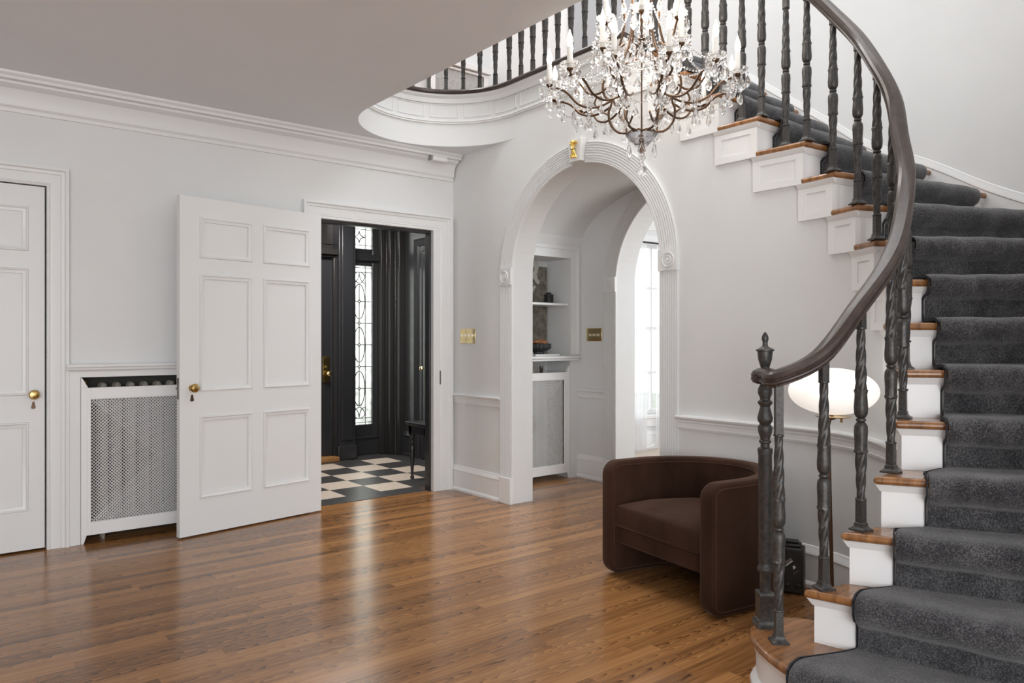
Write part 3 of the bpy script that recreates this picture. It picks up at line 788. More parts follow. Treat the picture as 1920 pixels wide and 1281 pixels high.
for i in range(3):
    y = 4.600 + i*0.048
    MB().box(4.645, 4.663, y - 0.005, y + 0.005, 1.25, 1.272).build('toggle', CREAMM, t)
    for z in (1.230, 1.295):
        m_ = MB(); m_.loft([[(4.6625 - h, y + r*cos(2*pi*j/8), z + r*sin(2*pi*j/8)) for j in range(8)] for r, h in ((0.004, 0), (0.003, 0.002))]); m_.build('screw', STEEL, pl_)

t = thing('wheat_sheaf_ornament', 'gilt wheat sheaf ornament fixed on the keystone of the big arch', 'ornament', (3.445, 3.62, 2.46))
mb = MB()
for i in range(11):
    a = (i - 5)/5
    p = [(3.438 - 0.006*(i % 3), 3.62 + 0.026*a, 2.425), (3.434, 3.62 + 0.020*a, 2.445), (3.430 - 0.005*(i % 2), 3.62 + 0.009*a, 2.480), (3.434, 3.62 + 0.020*a, 2.510), (3.438 - 0.006*(i % 3), 3.62 + 0.033*a, 2.540 - 0.010*abs(a))]
    mb.tube([tuple(v) for v in catmull(p, 3)], [0.0035]*9 + [0.0040, 0.0055, 0.0060, 0.0020], 6)
mb.build('sheaf_stalks', GOLD, t)
mb = MB(); mb.tube([(3.430 + 0.012*cos(2*pi*j/14), 3.62 + 0.016*sin(2*pi*j/14), 2.481) for j in range(14)], 0.004, 6, loop=True); mb.build('sheaf_tie', BRASS, t)

# ------------------------------------------------------------------ niche shelf and what stands on it
t = tag(MB().box(3.79, 4.563, 4.875, 5.16, 1.520, 1.540).build('niche_shelf', TRIMW, bevel=0.003), 'white shelf across the niche in the arched passage', 'shelf')
def art(x0, x1, z0, z1, lab, motif):
    t = thing('art_panel', lab, 'art panel', ((x0+x1)/2, 5.15, z0))
    MB().box(x0, x1, 5.138, 5.158, z0, z1).build('panel_board', STONE, t, bevel=0.002)
    if motif:
        mb = MB(); rnd = random.Random(3)
        for i in range(16):
            x = 4.385 + rnd.uniform(-0.05, 0.05); z = z0 + 0.12 + i*0.016; r = 0.012 + 0.02*rnd.random()
            mb.loft([[(x + r*cos(2*pi*j/8), 5.1375 - h - i*0.00025, z + r*1.1*sin(2*pi*j/8)) for j in range(8)] for r, h in ((r, 0), (r*0.8, 0.002))])
        mb.build('pale_motif', CREAMM, t)
art(3.80, 4.548, 1.541, 1.88, 'mottled grey-brown art panel with a pale motif above the niche shelf', True)
art(3.80, 4.548, 1.079, 1.518, 'mottled grey-brown art panel below the niche shelf behind the bowl', False)
t = thing('lidded_jar', 'small black lidded jar on the niche shelf', 'jar', (4.482, 5.04, 1.540))
MB().lathe(4.482, 5.04, [(0.036, 0), (0.040, 0.004), (0.040, 0.070), (0.038, 0.074)], 24, 1.540).build('jar_body', CERAM, t)
MB().lathe(4.482, 5.04, [(0.042, 0.074), (0.042, 0.084), (0.022, 0.086), (0.020, 0.100), (0.018, 0.102)], 24, 1.540).build('jar_lid', CERAM, t)
t = thing('open_book', 'white closed book lying flat under the black bowl', 'book', (4.31, 4.95, 1.079))
MB().box(4.17, 4.448, 4.86, 5.06, 1.079, 1.092).build('book_pages', PAPER, t, bevel=0.002)
t.name = 'white_book'
MB().box(4.165, 4.453, 4.855, 5.065, 1.0915, 1.0945).build('book_cover', PAPER, t)
tag(MB().box(3.99, 4.155, 4.87, 5.05, 1.0785, 1.112).build('grey_book', GREYB, bevel=0.003), 'grey book on the niche ledge left of the white book', 'book')
t = thing('ribbed_bowl', 'black ribbed footed bowl of dried pods in the niche', 'bowl', (4.289, 4.97, 1.0955))
mb = MB(); prof = [(0.055, 0), (0.055, 0.020), (0.075, 0.028), (0.105, 0.040), (0.112, 0.052), (0.112, 0.088), (0.108, 0.090), (0.102, 0.086), (0.100, 0.058), (0.06, 0.045)]
rings = []
for r, z in prof:
    rings.append([(4.289 + (r + (0.005*cos(24*2*pi*j/96) if 0.045 < z < 0.09 and r > 0.105 else 0))*cos(2*pi*j/96), 4.97 + (r + (0.005*cos(24*2*pi*j/96) if 0.045 < z < 0.09 and r > 0.105 else 0))*sin(2*pi*j/96), 1.0955 + z) for j in range(96)])
mb.loft(rings); mb.build('bowl_body', CERAM, t)
rnd = random.Random(5)
for i in range(17):
    a = rnd.uniform(0, 2*pi); rr = 0.085*sqrt(rnd.random()); c = (4.289 + rr*cos(a), 4.97 + rr*sin(a), 1.0955 + 0.085 + rnd.uniform(0, 0.035)*(1 - rr/0.12))
    ax = rnd.uniform(0, pi); L_ = rnd.uniform(0.022, 0.034); p = []
    for k_ in range(6):
        q = (k_/5 - 0.5)*2
        p.append((c[0] + L_*q*cos(ax), c[1] + L_*q*sin(ax), c[2] + 0.010*(1 - q*q) + 0.012*q*rnd.uniform(-0.5, 1)))
    mb = MB(); mb.tube(p, [0.003, 0.011, 0.015, 0.015, 0.010, 0.002], 7)
    tag(mb.build('dried_pod', DRIED), 'brown dried pod heaped in the black ribbed bowl', 'dried pod', 'dried pods in the bowl')
# ------------------------------------------------------------------ the staircase
st = thing('staircase', 'curved white staircase with oiled wood treads sweeping up to the right', 'stairs', (2.6, 1.0, 0))
def inner_pts(n):
    """tread side line from corner n to just past corner n+1"""
    if n >= 12: return [I[n], (I[n+1][0] + 0.0, I[n+1][1] + 0.030)]
    a = [Vector((*I[k], 0)) for k in (n-1 if n > 2 else n, n, n+1, n+2 if n < 16 else n+1)]
    p0, p1, p2, p3 = a
    res = []
    for k in range(5):
        t = k/4
        v = 0.5*((2*p1) + (p2-p0)*t + (2*p0-5*p1+4*p2-p3)*t*t + (3*p1-p0-3*p2+p3)*t**3); res.append((v.x, v.y))
    f = fv(n+1); l = res[-1]; res.append((l[0] + f[0]*0.030, l[1] + f[1]*0.030))
    return res
def off(p, v, s): return (p[0] + v[0]*s, p[1] + v[1]*s)
bull = [(2.60, 1.36), (2.622, 1.452), (2.592, 1.521), (2.547, 1.562), (2.48, 1.592), (2.408, 1.591), (2.348, 1.566), (2.288, 1.515), (2.243, 1.459), (2.206, 1.401), (2.178, 1.345), (2.154, 1.284)]
for n in range(1, 17):
    z = n*RISE
    if n == 1:
        o1 = outer(2); e = (2.312, 0.20)
        poly = [(2.46, 1.30)] + bull + [(2.230, 0.75), e, off(o1, fv(2), 0.05), off(I[2], fv(2), 0.06)]
        poly = [(2.154, 1.284), (2.225, 0.75), (2.300, 0.20), off(o1, fv(2), 0.05), (2.52, 1.20), (2.60, 1.36)] + bull[1:-1]
    else:
        ip = inner_pts(n); f1 = fv(n+1)
        poly = [outer(n)] + [off(outer(n+1), f1, 0.045)] + [off(off(ip[-1], dv(n+1), 0.0), f1, 0.0)] + list(reversed(ip[:-1]))
    MB().prism([(x, y, z - 0.030) for x, y in poly], (0, 0, 0.030)).build('tread', TREADW, st, bevel=0.012, seg=3)
    # riser with a small cove under the nosing
    mb = MB()
    if n == 1:
        rp = [(2.58, 1.36), (2.60, 1.45), (2.572, 1.508), (2.535, 1.543), (2.475, 1.568), (2.412, 1.566), (2.362, 1.545), (2.305, 1.496), (2.264, 1.444), (2.228, 1.388), (2.201, 1.335), (2.180, 1.284), (2.255, 0.75), (2.33, 0.20)]
        plan_sweep(mb, rp, [(0, 0), (0.020, 0), (0.020, 0.020), (0.010, 0.034), (0, 0.040), (0, z - 0.055), (0.010, z - 0.050), (0.018, z - 0.030), (-0.02, z - 0.030), (-0.02, 0)], side=-1)
    else:
        d, f = dv(n), fv(n); a = Wp(n); b = off(outer(n), f, 0.03)
        zb = (n-1)*RISE - 0.001
        pth = [off(a, f, 0.10), a, b] if n < 8 else [a, b]
        prof = [(0, zb), (0, z - 0.056), (0.004, z - 0.056), (0.008, z - 0.050), (0.017, z - 0.034), (0.020, z - 0.030), (-0.018, z - 0.030), (-0.018, zb)]
        plan_sweep(mb, pth, prof, side=-1)
    mb.build('riser', TRIMW, st, angle=25)
    if n >= 7:
        # panelled bracket on the string below the tread end
        a_, b_ = (n, n + 1.0)
        sidep = wpath(n, n + 1.0) if n < 13 else [(3.49, I[n][1] + 0.03), (3.49, I[n+1][1] + 0.03)]
        sidep = [off(p, (0, 0), 0) for p in sidep]
        f1 = fv(n+1); sidep = [off(sidep[0], fv(n), -0.003)] + sidep[1:] + [off(sidep[-1], f1, 0.022)]
        mb = MB(); z0, z1 = z - 0.212, z - 0.030
        plan_sweep(mb, sidep, [(-0.012, z0), (0.010, z0), (0.010, z1), (-0.012, z1)], side=1)
        Ls = sum(hypot(b[0]-a[0], b[1]-a[1]) for a, b in zip(sidep, sidep[1:]))
        m_ = min(0.042, Ls*0.22)
        for s0, s1, q0, q1 in ((-1, Ls + 1, z0 + 0.0004, z0 + 0.036), (-1, Ls + 1, z1 - 0.052, z1 - 0.0004), (-1, m_, z0 + 0.036, z1 - 0.052), (Ls - m_, Ls + 1, z0 + 0.036, z1 - 0.052)):
            sp_ = sub_path(sidep, max(s0, 0.0), s1)
            sp_ = [off(sp_[0], fv(n), -0.0015 if s0 < 0 else 0)] + sp_[1:]
            plan_sweep(mb, sp_, [(0.009, q0), (0.016, q0), (0.016, q1), (0.009, q1)], side=1)
        plan_sweep(mb, [off(sidep[0], f1, -0.014)] + sidep, [(0.014, z1 - 0.026), (0.020, z1 - 0.022), (0.030, z1 - 0.006), (0.034, z1), (0.0, z1)], side=1)
        mb.build('bracket', TRIMW, st, angle=25)

# runner: one continuous strip of carpet
mb = MB(); M = 18; rows = []
def npt(n, w):
    a, b = I[n], outer(n); d = dv(n); L_ = hypot(b[0]-a[0], b[1]-a[1])
    s = 0.172 + w*(L_ - 0.172 - 0.115)
    if n == 1: s = 0.172 + w*0.95
    return (a[0] + d[0]*s, a[1] + d[1]*s)
rnd = random.Random(11)
for n in range(1, 18):
    z = n*RISE; zb = (n-1)*RISE
    f = fv(n)
    prof = [(0.026, zb + 0.012 if n > 1 else 0.004), (0.024, zb + 0.045), (0.024, zb + 0.085), (0.023, z - 0.086), (0.012, z - 0.074), (-0.010, z - 0.064), (-0.022, z - 0.044), (-0.025, z - 0.020), (-0.016, z - 0.001), (0.004, z + 0.008), (0.035, z + 0.009), (0.075, z + 0.006)]
    if n == 17: prof += [(0.4, z + 0.005)]
    for fo, zz in prof:
        row = []
        for k in range(M+1):
            p = npt(n, k/M); row.append((p[0] + f[0]*fo, p[1] + f[1]*fo, zz + 0.0022*sin(k*1.7 + n*2.3) + 0.0015*sin(k*0.6 + zz*40)))
        rows.append(row)
    if n < 17:
        f2 = fv(n+1)
        for t in (0.45, 0.8):
            row = []
            for k in range(M+1):
                p = npt(n, k/M); q = npt(n+1, k/M)
                a = (p[0] + f[0]*0.075, p[1] + f[1]*0.075); b = (q[0] + f2[0]*0.024, q[1] + f2[1]*0.024)
                row.append((a[0]*(1-t) + b[0]*t, a[1]*(1-t) + b[1]*t, z + 0.006))
            rows.append(row)
mb.loft(rows, closed=False, caps=False)
cr = mb.build('stair_runner', CARPET, angle=180)
me = cr.data
up = sum(p.normal.z*p.area for p in me.polygons)
if up < 0: me.flip_normals()
so = cr.modifiers.new('pile', 'SOLIDIFY'); so.thickness = 0.014; so.offset = 1.0
sb = cr.modifiers.new('soft', 'SUBSURF'); sb.levels = 1; sb.render_levels = 2
tag(cr, 'charcoal grey carpet runner laid down the middle of the curved staircase', 'carpet')
# dark bound edge along the inner side of the runner
mb = MB()
edge = [Vector(r[0]) for r in rows]
pth = []
for r, r2 in zip(rows, rows[0:1] + rows[:-1]):
    p = Vector(r[0]); q = Vector(r[1]); s_ = (p - q).normalized(); pth.append(p + s_*0.002)
ctr = []
for i, p in enumerate(pth):
    a = pth[max(i-1, 0)]; b = pth[min(i+1, len(pth)-1)]; t = (b-a).normalized(); s_ = (Vector(rows[i][0]) - Vector(rows[i][1])).normalized(); nn = s_.cross(t)
    if nn.z + (0.3 if False else 0) < 0 and abs(nn.z) > 0.2: nn = -nn
    ctr.append((p, nn))
rings = []
for i, (p, nn) in enumerate(ctr):
    n_ = nn if i == 0 or nn.dot(ctr[i-1][1]) > -0.2 else nn
    s_ = (Vector(rows[i][0]) - Vector(rows[i][1])).normalized()
    f_ = Vector((nn.x, nn.y, nn.z)).normalized()
    rings.append([p + f_*0.0105 - s_*0.001, p + f_*0.0105 + s_*0.004, p - f_*0.002 + s_*0.004, p - f_*0.002 - s_*0.001])
mb.loft(rings); mb.build('binding', BIND, cr)

# ------------------------------------------------------------------ balusters, newel, hand rails
def baluster_mesh(htop, base=True, slant=0.0):
    """cast iron baluster: square foot, rope-twisted shaft, leafed double cup in the middle, square top"""
    mb = MB()
    mb.square(0, 0, [(0.0285, 0), (0.0285, 0.006), (0.0250, 0.008), (0.0190, 0.013), (0.0160, 0.020), (0.0160, 0.027), (0.0132, 0.029), (0.0125, 0.106)])
    def ring(z, r): mb.lathe(0, 0, [(r*0.7, z - 0.006), (r*1.1, z - 0.003), (r*1.15, z), (r*1.1, z + 0.003), (r*0.7, z + 0.006)], 14)
    ring(0.109, 0.0165)
    def rope(z0, z1, r0, r1, turns):
        m, k = 30, 32; rings = []
        for i in range(m+1):
            t = i/m; z = z0 + (z1-z0)*t; r = r0 + (r1-r0)*t; tw = 2*pi*turns*t
            rings.append([(r*(1 + 0.30*abs(sin(2*(2*pi*j/k - tw))) - 0.18)*cos(2*pi*j/k), r*(1 + 0.30*abs(sin(2*(2*pi*j/k - tw))) - 0.18)*sin(2*pi*j/k), z) for j in range(k)])
        mb.loft(rings)
    rope(0.110, 0.272, 0.0125, 0.0185, 0.62)
    def cup(prof):
        rings = []; k = 24
        for r, z, lf in prof:
            rings.append([(r*(1 + lf*cos(8*2*pi*j/k))*cos(2*pi*j/k), r*(1 + lf*cos(8*2*pi*j/k))*sin(2*pi*j/k), z + (0.004*cos(8*2*pi*j/k) if lf > 0.05 else 0)) for j in range(k)])
        mb.loft(rings)
    cup([(0.0170, 0.268, 0), (0.0222, 0.274, 0.08), (0.0205, 0.283, 0.03), (0.0205, 0.310, 0.03), (0.0225, 0.345, 0.03), (0.0215, 0.366, 0.02), (0.0150, 0.378, 0), (0.0110, 0.381, 0)])
    mb.lathe(0, 0, [(0.010, 0.379), (0.0160, 0.383), (0.0170, 0.387), (0.0150, 0.392), (0.010, 0.396)], 14)
    cup([(0.0110, 0.394, 0), (0.0160, 0.397, 0), (0.0215, 0.408, 0.02), (0.0228, 0.430, 0.03), (0.0205, 0.465, 0.03), (0.0200, 0.478, 0.03), (0.0222, 0.488, 0.08), (0.0172, 0.495, 0)])
    rope(0.490, 0.706, 0.0185, 0.0125, 0.85)
    ring(0.708, 0.0160)
    if htop > 0.712:
        mb.square(0, 0, [(0.0128, 0.706), (0.0128, htop)])
    return mb
rail = thing('stair_railing', 'dark wood handrail on cast iron balusters along the curved staircase', 'railing', (2.42, 1.54, RISE))
# plan positions, tread number and rail underside height
BAL = [(2.325, 1.432, 1, 1.058), (2.440, 1.332, 2, 1.135), (2.600, 1.283, 3, 1.306), (2.790, 1.266, 4, 1.475), (2.945, 1.292, 5, 1.645), (3.070, 1.335, 6, 1.825), (3.165, 1.402, 7, 2.005),
       (3.245, 1.466, 8, 2.185), (3.310, 1.562, 9, 2.368), (3.395, 1.690, 10, 2.556), (3.455, 1.840, 11, 2.738), (3.496, 1.998, 12, 2.918), (3.505, 2.118, 12, 3.010),
       (3.508, 2.260, 13, 3.110), (3.508, 2.380, 13, 3.200), (3.508, 2.500, 14, 3.292), (3.508, 2.620, 14, 3.384), (3.508, 2.740, 15, 3.476), (3.508, 2.860, 15, 3.568), (3.508, 2.980, 16, 3.660), (3.508, 3.100, 16, 3.752)]
for i, (x, y, n, zr) in enumerate(BAL):
    a, b = BAL[max(i-1, 0)], BAL[min(i+1, len(BAL)-1)]
    rot = atan2(b[1]-a[1], b[0]-a[0])
    mb = baluster_mesh(zr - n*RISE + 0.012)
    o = mb.build('baluster', IRON, rail, local=True, angle=45)
    o.location = (x - rail.location.x, y - rail.location.y, n*RISE - rail.location.z); o.rotation_euler = (0, 0, rot)
nx, ny = 2.42, 1.545
nw = MB()
nw.square(0, 0, [(0.037, 0), (0.037, 0.010), (0.034, 0.012), (0.033, 0.022), (0.0265, 0.028), (0.0265, 0.108), (0.028, 0.110), (0.028, 0.122), (0.024, 0.126)], rot=R(-38))
nw.lathe(0, 0, [(0.019, 0.126), (0.019, 0.190), (0.026, 0.198), (0.0285, 0.206), (0.026, 0.214), (0.0215, 0.222), (0.0230, 0.232), (0.0240, 0.618), (0.0265, 0.632), (0.026, 0.643), (0.016, 0.647), (0.016, 0.660), (0.0215, 0.664), (0.0215, 0.670), (0.017, 0.674), (0.017, 0.680),
     (0.024, 0.700), (0.026, 0.718), (0.022, 0.726), (0.0185, 0.730), (0.026, 0.742), (0.0275, 0.752), (0.022, 0.775), (0.018, 0.790), (0.017, 0.794), (0.026, 0.806), (0.026, 0.812), (0.018, 0.818), (0.018, 0.824), (0.0255, 0.842), (0.025, 0.858), (0.017, 0.874), (0.017, 0.880), (0.033, 0.892), (0.034, 0.902), (0.028, 0.912), (0.016, 0.926), (0.016, 0.95)], 24)
fin = MB().lathe(0, 0, [(0.026, 0.930), (0.026, 0.934), (0.014, 0.942), (0.011, 0.948), (0.011, 0.956), (0.016, 0.966), (0.024, 0.992), (0.0265, 1.016), (0.0265, 1.022), (0.032, 1.024), (0.032, 1.029), (0.024, 1.033), (0.012, 1.040), (0.009, 1.046), (0.009, 1.058), (0.0125, 1.066), (0.011, 1.078), (0.003, 1.092)], 20)
for mbx, nm in ((nw, 'newel_post'), (fin, 'urn_finial')):
    zoff = 0 if nm == 'newel_post' else -0.058
    o = mbx.build(nm, IRON, rail, local=True, angle=45); o.location = (nx - rail.location.x, ny - rail.location.y, RISE - rail.location.z + zoff*0.5)
RP = [(0.0, 0), (0.016, 0), (0.017, 0.006), (0.025, 0.008), (0.030, 0.013), (0.029, 0.018), (0.024, 0.022), (0.025, 0.026), (0.031, 0.029), (0.033, 0.036), (0.029, 0.047), (0.018, 0.056), (0.0, 0.059)]
RP = RP + [(-a, b) for a, b in reversed(RP[1:-1])]
def rail_sweep(mb, pts):
    rings = []; m = len(pts)
    for i, p in enumerate(pts):
        a = pts[max(i-1, 0)]; b = pts[min(i+1, m-1)]; t = Vector(b) - Vector(a); t.normalize()
        s_ = Vector((t.y, -t.x, 0)).normalized(); u_ = s_.cross(t).normalized()
        rings.append([Vector(p) + s_*w + u_*h for w, h in RP])
    return mb.loft(rings)
hp = [Vector((nx - 0.004, ny + 0.002, 1.060)), Vector((2.362, 1.49, 1.060))] + [Vector((x, y, z)) for x, y, n, z in BAL] + [Vector((3.508, 3.20, 3.83))]
hp = catmull(hp, 6)
mb = rail_sweep(MB(), hp)
mb.build('handrail', RAILW, rail, angle=24)
mb = MB().lathe(nx, ny, [(0.030, 1.060), (0.044, 1.066), (0.050, 1.078), (0.048, 1.088), (0.050, 1.093), (0.044, 1.106), (0.026, 1.116)], 28); mb.build('rail_cap', RAILW, rail)

# gallery railing round the stairwell opening
gr_ = thing('gallery_railing', 'row of cast iron balusters round the upper gallery edge', 'railing', (3.1, 4.5, Z2))
gp = []
s = 0.08
gpath = [(3.518, 3.25), (3.518, 4.32)] + [(WC[0] + 0.623*cos(R(a)), WC[1] + 0.623*sin(R(a))) for a in [180*i/48 for i in range(1, 49)]] + [(2.272, 3.9)]
proto = baluster_mesh(0.80).mesh('gallery_baluster'); proto.materials.append(IRON)
proto.polygons.foreach_set('use_smooth', [True]*len(proto.polygons)); proto.set_sharp_from_angle(angle=R(45))
tot = sum(hypot(b[0]-a[0], b[1]-a[1]) for a, b in zip(gpath, gpath[1:]))
while s < tot - 0.3:
    q = sub_path(gpath, s, s + 0.02)
    o = bpy.data.objects.new('baluster', proto); COL.objects.link(o); o.parent = gr_
    o.location = (q[0][0] - 3.1, q[0][1] - 4.5, 0); o.rotation_euler = (0, 0, atan2(q[-1][1]-q[0][1], q[-1][0]-q[0][0]))
    s += 0.1335
mb = rail_sweep(MB(), [Vector((x, y, Z2 + 0.795)) for x, y in gpath]); mb.build('handrail', RAILW, gr_, angle=35)

# upper landing radiator cover seen between the gallery balusters
t = radiator_cover('radiator_cover', 'white lattice radiator cover behind the balusters of the upper gallery', 3.84, 4.53, 6.00, 0.76, (0.725, 0.730), (3.90, 4.47, 0.10, 0.70), 0.025)
for o in [t]: o.location.z = Z2
MB().box(3.82, 4.55, 5.97, 6.15, Z2 + 0.70, Z2 + 0.73).build('cover_top', TRIMW, t, bevel=0.004) if False else None
mb = MB().box(3.82, 4.55, 5.975, 6.15, Z2 + 0.735, Z2 + 0.79); mb.build('cover_top', TRIMW, t, bevel=0.004)
radu = radiator('radiator behind the lattice cover on the upper gallery', 3.9, 4.46, 6.08, 0.62, 8, dy=0.035); radu.location.z = Z2
# ------------------------------------------------------------------ brown velvet tub chair
ch = thing('tub_armchair', 'dark brown velvet tub armchair in front of the staircase', 'armchair', (2.772, 2.380, 0), atan2(-0.160, 0.987))
# local: x = backwards from the front, y = left
HW, T_, H_, DP = 0.400, 0.082, 0.590, 0.655
def uline(inset, m=44):
    """plan U from right front to left front; straight arms then an elliptical back"""
    w = HW - inset; xs = 0.20; b = DP - inset - xs
    pts = [(0.0, -w), (0.02, -w), (0.05, -w), (0.08, -w), (0.14, -w)]
    pts += [(xs + b*sin(R(180*i/m)), -w*cos(R(180*i/m))) for i in range(m+1)]
    pts += [(0.14, w), (0.08, w), (0.05, w), (0.02, w), (0.0, w)]
    return pts
cl = uline(T_/2); nr = frame2(cl)
acc = [0]
for a, b in zip(cl, cl[1:]): acc.append(acc[-1] + hypot(b[0]-a[0], b[1]-a[1]))
tot = acc[-1]; rr = 0.070
def hz(sv):
    d = min(sv, tot - sv)
    if d >= rr: return 0.004, H_
    k = rr - sqrt(max(0, rr*rr - (rr-d)**2)); return 0.004 + k, H_ - k
def rrect(w, z0, z1, r=0.022, m=4):
    out = []
    for cx, cz, a0 in ((w - r, z1 - r, 0), (-w + r, z1 - r, 90), (-w + r, z0 + r, 180), (w - r, z0 + r, 270)):
        for i in range(m+1):
            a = R(a0 + 90*i/m); out.append((cx + r*cos(a), cz + r*sin(a)))
    return out
# resample near the ends
def at(sv):
    for i in range(len(acc)-1):
        if sv <= acc[i+1] + 1e-9:
            t = (sv - acc[i])/(acc[i+1]-acc[i]); a, b = cl[i], cl[i+1]; na, nb = nr[i], nr[i+1]
            nx_, ny_ = na[0]*(1-t) + nb[0]*t, na[1]*(1-t) + nb[1]*t; l = hypot(nx_, ny_)
            return (a[0]*(1-t) + b[0]*t, a[1]*(1-t) + b[1]*t), (nx_/l, ny_/l)
ends = [0.0, 0.003, 0.008, 0.016, 0.026, 0.038, 0.052, 0.07]
ss = ends + [0.07 + (tot-0.14)*i/60 for i in range(1, 60)] + [tot - e for e in reversed(ends)]
rings = []
for sv in ss:
    p, n = at(sv); z0, z1 = hz(sv)
    d = min(sv, tot - sv); wf = T_/2 if d > 0.014 else T_/2 - 0.012*(1 - sqrt(max(0, 1 - (1 - d/0.014)**2)))
    rings.append([(p[0] + n[0]*w, p[1] + n[1]*w, z) for w, z in rrect(wf, z0, z1)])
mb = MB().loft(rings); shell = mb.build('tub_shell', VELVET, ch, local=True, angle=50)
# piping along the outer and inner seams of the shell
for sd in (-1, 1):
    pth = []
    for sv in [0.022 + (tot-0.044)*i/70 for i in range(71)]:
        p, n = at(sv); z0, z1 = hz(sv); pth.append((p[0] + n[0]*(T_/2 - 0.001)*sd, p[1] + n[1]*(T_/2 - 0.001)*sd, z1 - 0.024))
    lo_ = []
    for sv in [0.022 + (tot-0.044)*i/70 for i in range(71)]:
        p, n = at(sv); z0, z1 = hz(sv); lo_.append((p[0] + n[0]*(T_/2 - 0.001)*sd, p[1] + n[1]*(T_/2 - 0.001)*sd, z0 + 0.024))
    MB().tube(pth + list(reversed(lo_)), 0.0042, 6, loop=True).build('piping', VELVETD, shell, local=True)
def seat_outline(inset, x0):
    w = HW - inset; xs = 0.20; b = DP - inset - xs
    return [(x0, -w)] + [(xs + b*sin(R(180*i/24)), -w*cos(R(180*i/24))) for i in range(25)] + [(x0, w)]
so_ = seat_outline(T_ - 0.004, 0.045)
MB().prism([(x, y, 0.165) for x, y in so_], (0, 0, 0.092)).build('seat_rail', VELVET, ch, local=True, bevel=0.012)
base = seat_outline(T_ - 0.002, 0.022)
cx_, cy_ = 0.27, 0.0
rings = []
for k, (sc, z) in enumerate(((0.955, 0.258), (0.99, 0.262), (1.0, 0.280), (1.0, 0.335), (0.985, 0.356), (0.95, 0.368), (0.80, 0.386), (0.5, 0.398), (0.2, 0.402))):
    rings.append([(cx_ + (x - cx_)*sc, cy_ + (y - cy_)*sc, z + (0.0025*sin(y*70 + x*25) if 0.5 < sc < 0.99 and z > 0.3 else 0)) for x, y in base])
MB().loft(rings).build('seat_cushion', VELVET, ch, local=True, angle=60)

# ------------------------------------------------------------------ floor lamp and black case by the wall
LX, LY = 3.028, 1.612
lp = thing('floor_lamp', 'lit floor lamp with an oval white glass globe behind the balusters', 'lamp', (LX, LY, 0))
MB().lathe(LX, LY, [(0.11, 0), (0.11, 0.010), (0.100, 0.014), (0.012, 0.018)], 36).build('lamp_base', BRONZE, lp)
MB().tube([(LX, LY, 0.015), (LX - 0.008, LY + 0.008, 0.5), (LX - 0.014, LY + 0.013, 0.86), (LX - 0.012, LY + 0.010, 0.885), (LX, LY, 0.898)], [0.008, 0.0075, 0.0065, 0.009, 0.016], 10).build('lamp_stem', BRONZE, lp)
MB().lathe(LX, LY, [(0.010, 0.893), (0.070, 0.896), (0.072, 0.899), (0.02, 0.901)], 28).build('globe_tray', BRASS, lp)
MB().box(LX + 0.020, LX + 0.027, LY - 0.028, LY - 0.020, 0.872, 0.896).build('switch', BRASS, lp)
gb = MB(); gb.ball((LX, LY, 1.003), 0.178, 40, 22, sz=0.55); gb.build('lamp_globe', GLOBE, lp, angle=180)

cs = thing('black_case', 'black latched case with paper tags standing on the floor by the wall', 'case', (3.336, 1.987, 0), atan2(0.40, 0.92))
# local: -x faces the room
MB().box(-0.045, 0.045, -0.060, 0.060, 0.004, 0.222).build('case_body', CASEB, cs, local=True, bevel=0.010, seg=3)
MB().box(-0.035, 0.035, -0.045, 0.045, 0.222, 0.238).box(-0.022, 0.022, -0.034, 0.034, 0.238, 0.252).build('case_handle', CASEB, cs, local=True, bevel=0.006)
def dplate(y, z, w, h, ang_, th, m, nm):
    y, w = y*0.6 + 0.004, w*0.8
    c, s_ = cos(R(ang_)), sin(R(ang_)); pts = [(-0.0455, y + a*c - b*s_, z + a*s_ + b*c) for a, b in ((-w/2, -h/2), (w/2, -h/2), (w/2, h/2), (-w/2, h/2))]
    MB().prism(pts, (-th, 0, 0)).build(nm, m, cs, local=True, bevel=0.0005)
dplate(0.000, 0.148, 0.052, 0.006, -42, 0.002, PAPER, 'paper_tag'); dplate(0.004, 0.160, 0.045, 0.012, -42, 0.001, STEEL, 'metal_tag')
dplate(-0.040, 0.118, 0.062, 0.040, -42, 0.001, CASEB, 'tag_plate')
dplate(-0.040, 0.128, 0.006, 0.016, 42, 0.0025, PAPER, 'key_mark'); dplate(-0.036, 0.134, 0.011, 0.011, 42, 0.0025, PAPER, 'key_mark')
dplate(-0.050, 0.108, 0.034, 0.003, -42, 0.002, STEEL, 'metal_tag')
for y in (0.012, -0.036):
    mb = MB(); mb.loft([[(-0.045 - h, y + r*cos(2*pi*j/12), 0.045 + r*sin(2*pi*j/12)) for j in range(12)] for r, h in ((0.012, 0), (0.012, 0.006), (0.006, 0.010))]); mb.build('case_knob', CASEB, cs, local=True)
tag(MB().tube([tuple(v) for v in catmull([(3.405, 1.905, 0.006), (3.40, 1.880, 0.03), (3.425, 1.86, 0.02), (3.41, 1.84, 0.006), (3.37, 1.82, 0.005), (3.33, 1.78, 0.005)], 6)], 0.0035, 6).build('cord', mat('tan_cord', (0.35, 0.27, 0.16), 0.6)), 'thin tan cord curled on the floor beside the black case', 'cord')

# ------------------------------------------------------------------ chandelier
CX, CY = 2.893, 2.549
cd = thing('chandelier', 'large bronze crystal chandelier with lit candle bulbs hanging in the stairwell', 'chandelier', (CX, CY, 2.05))
rnd = random.Random(21)
view = atan2(-CY, -CX)                      # angle 0 of the tiers points to the hall
def pol(r, a, z): return (CX + r*cos(a), CY + r*sin(a), z)
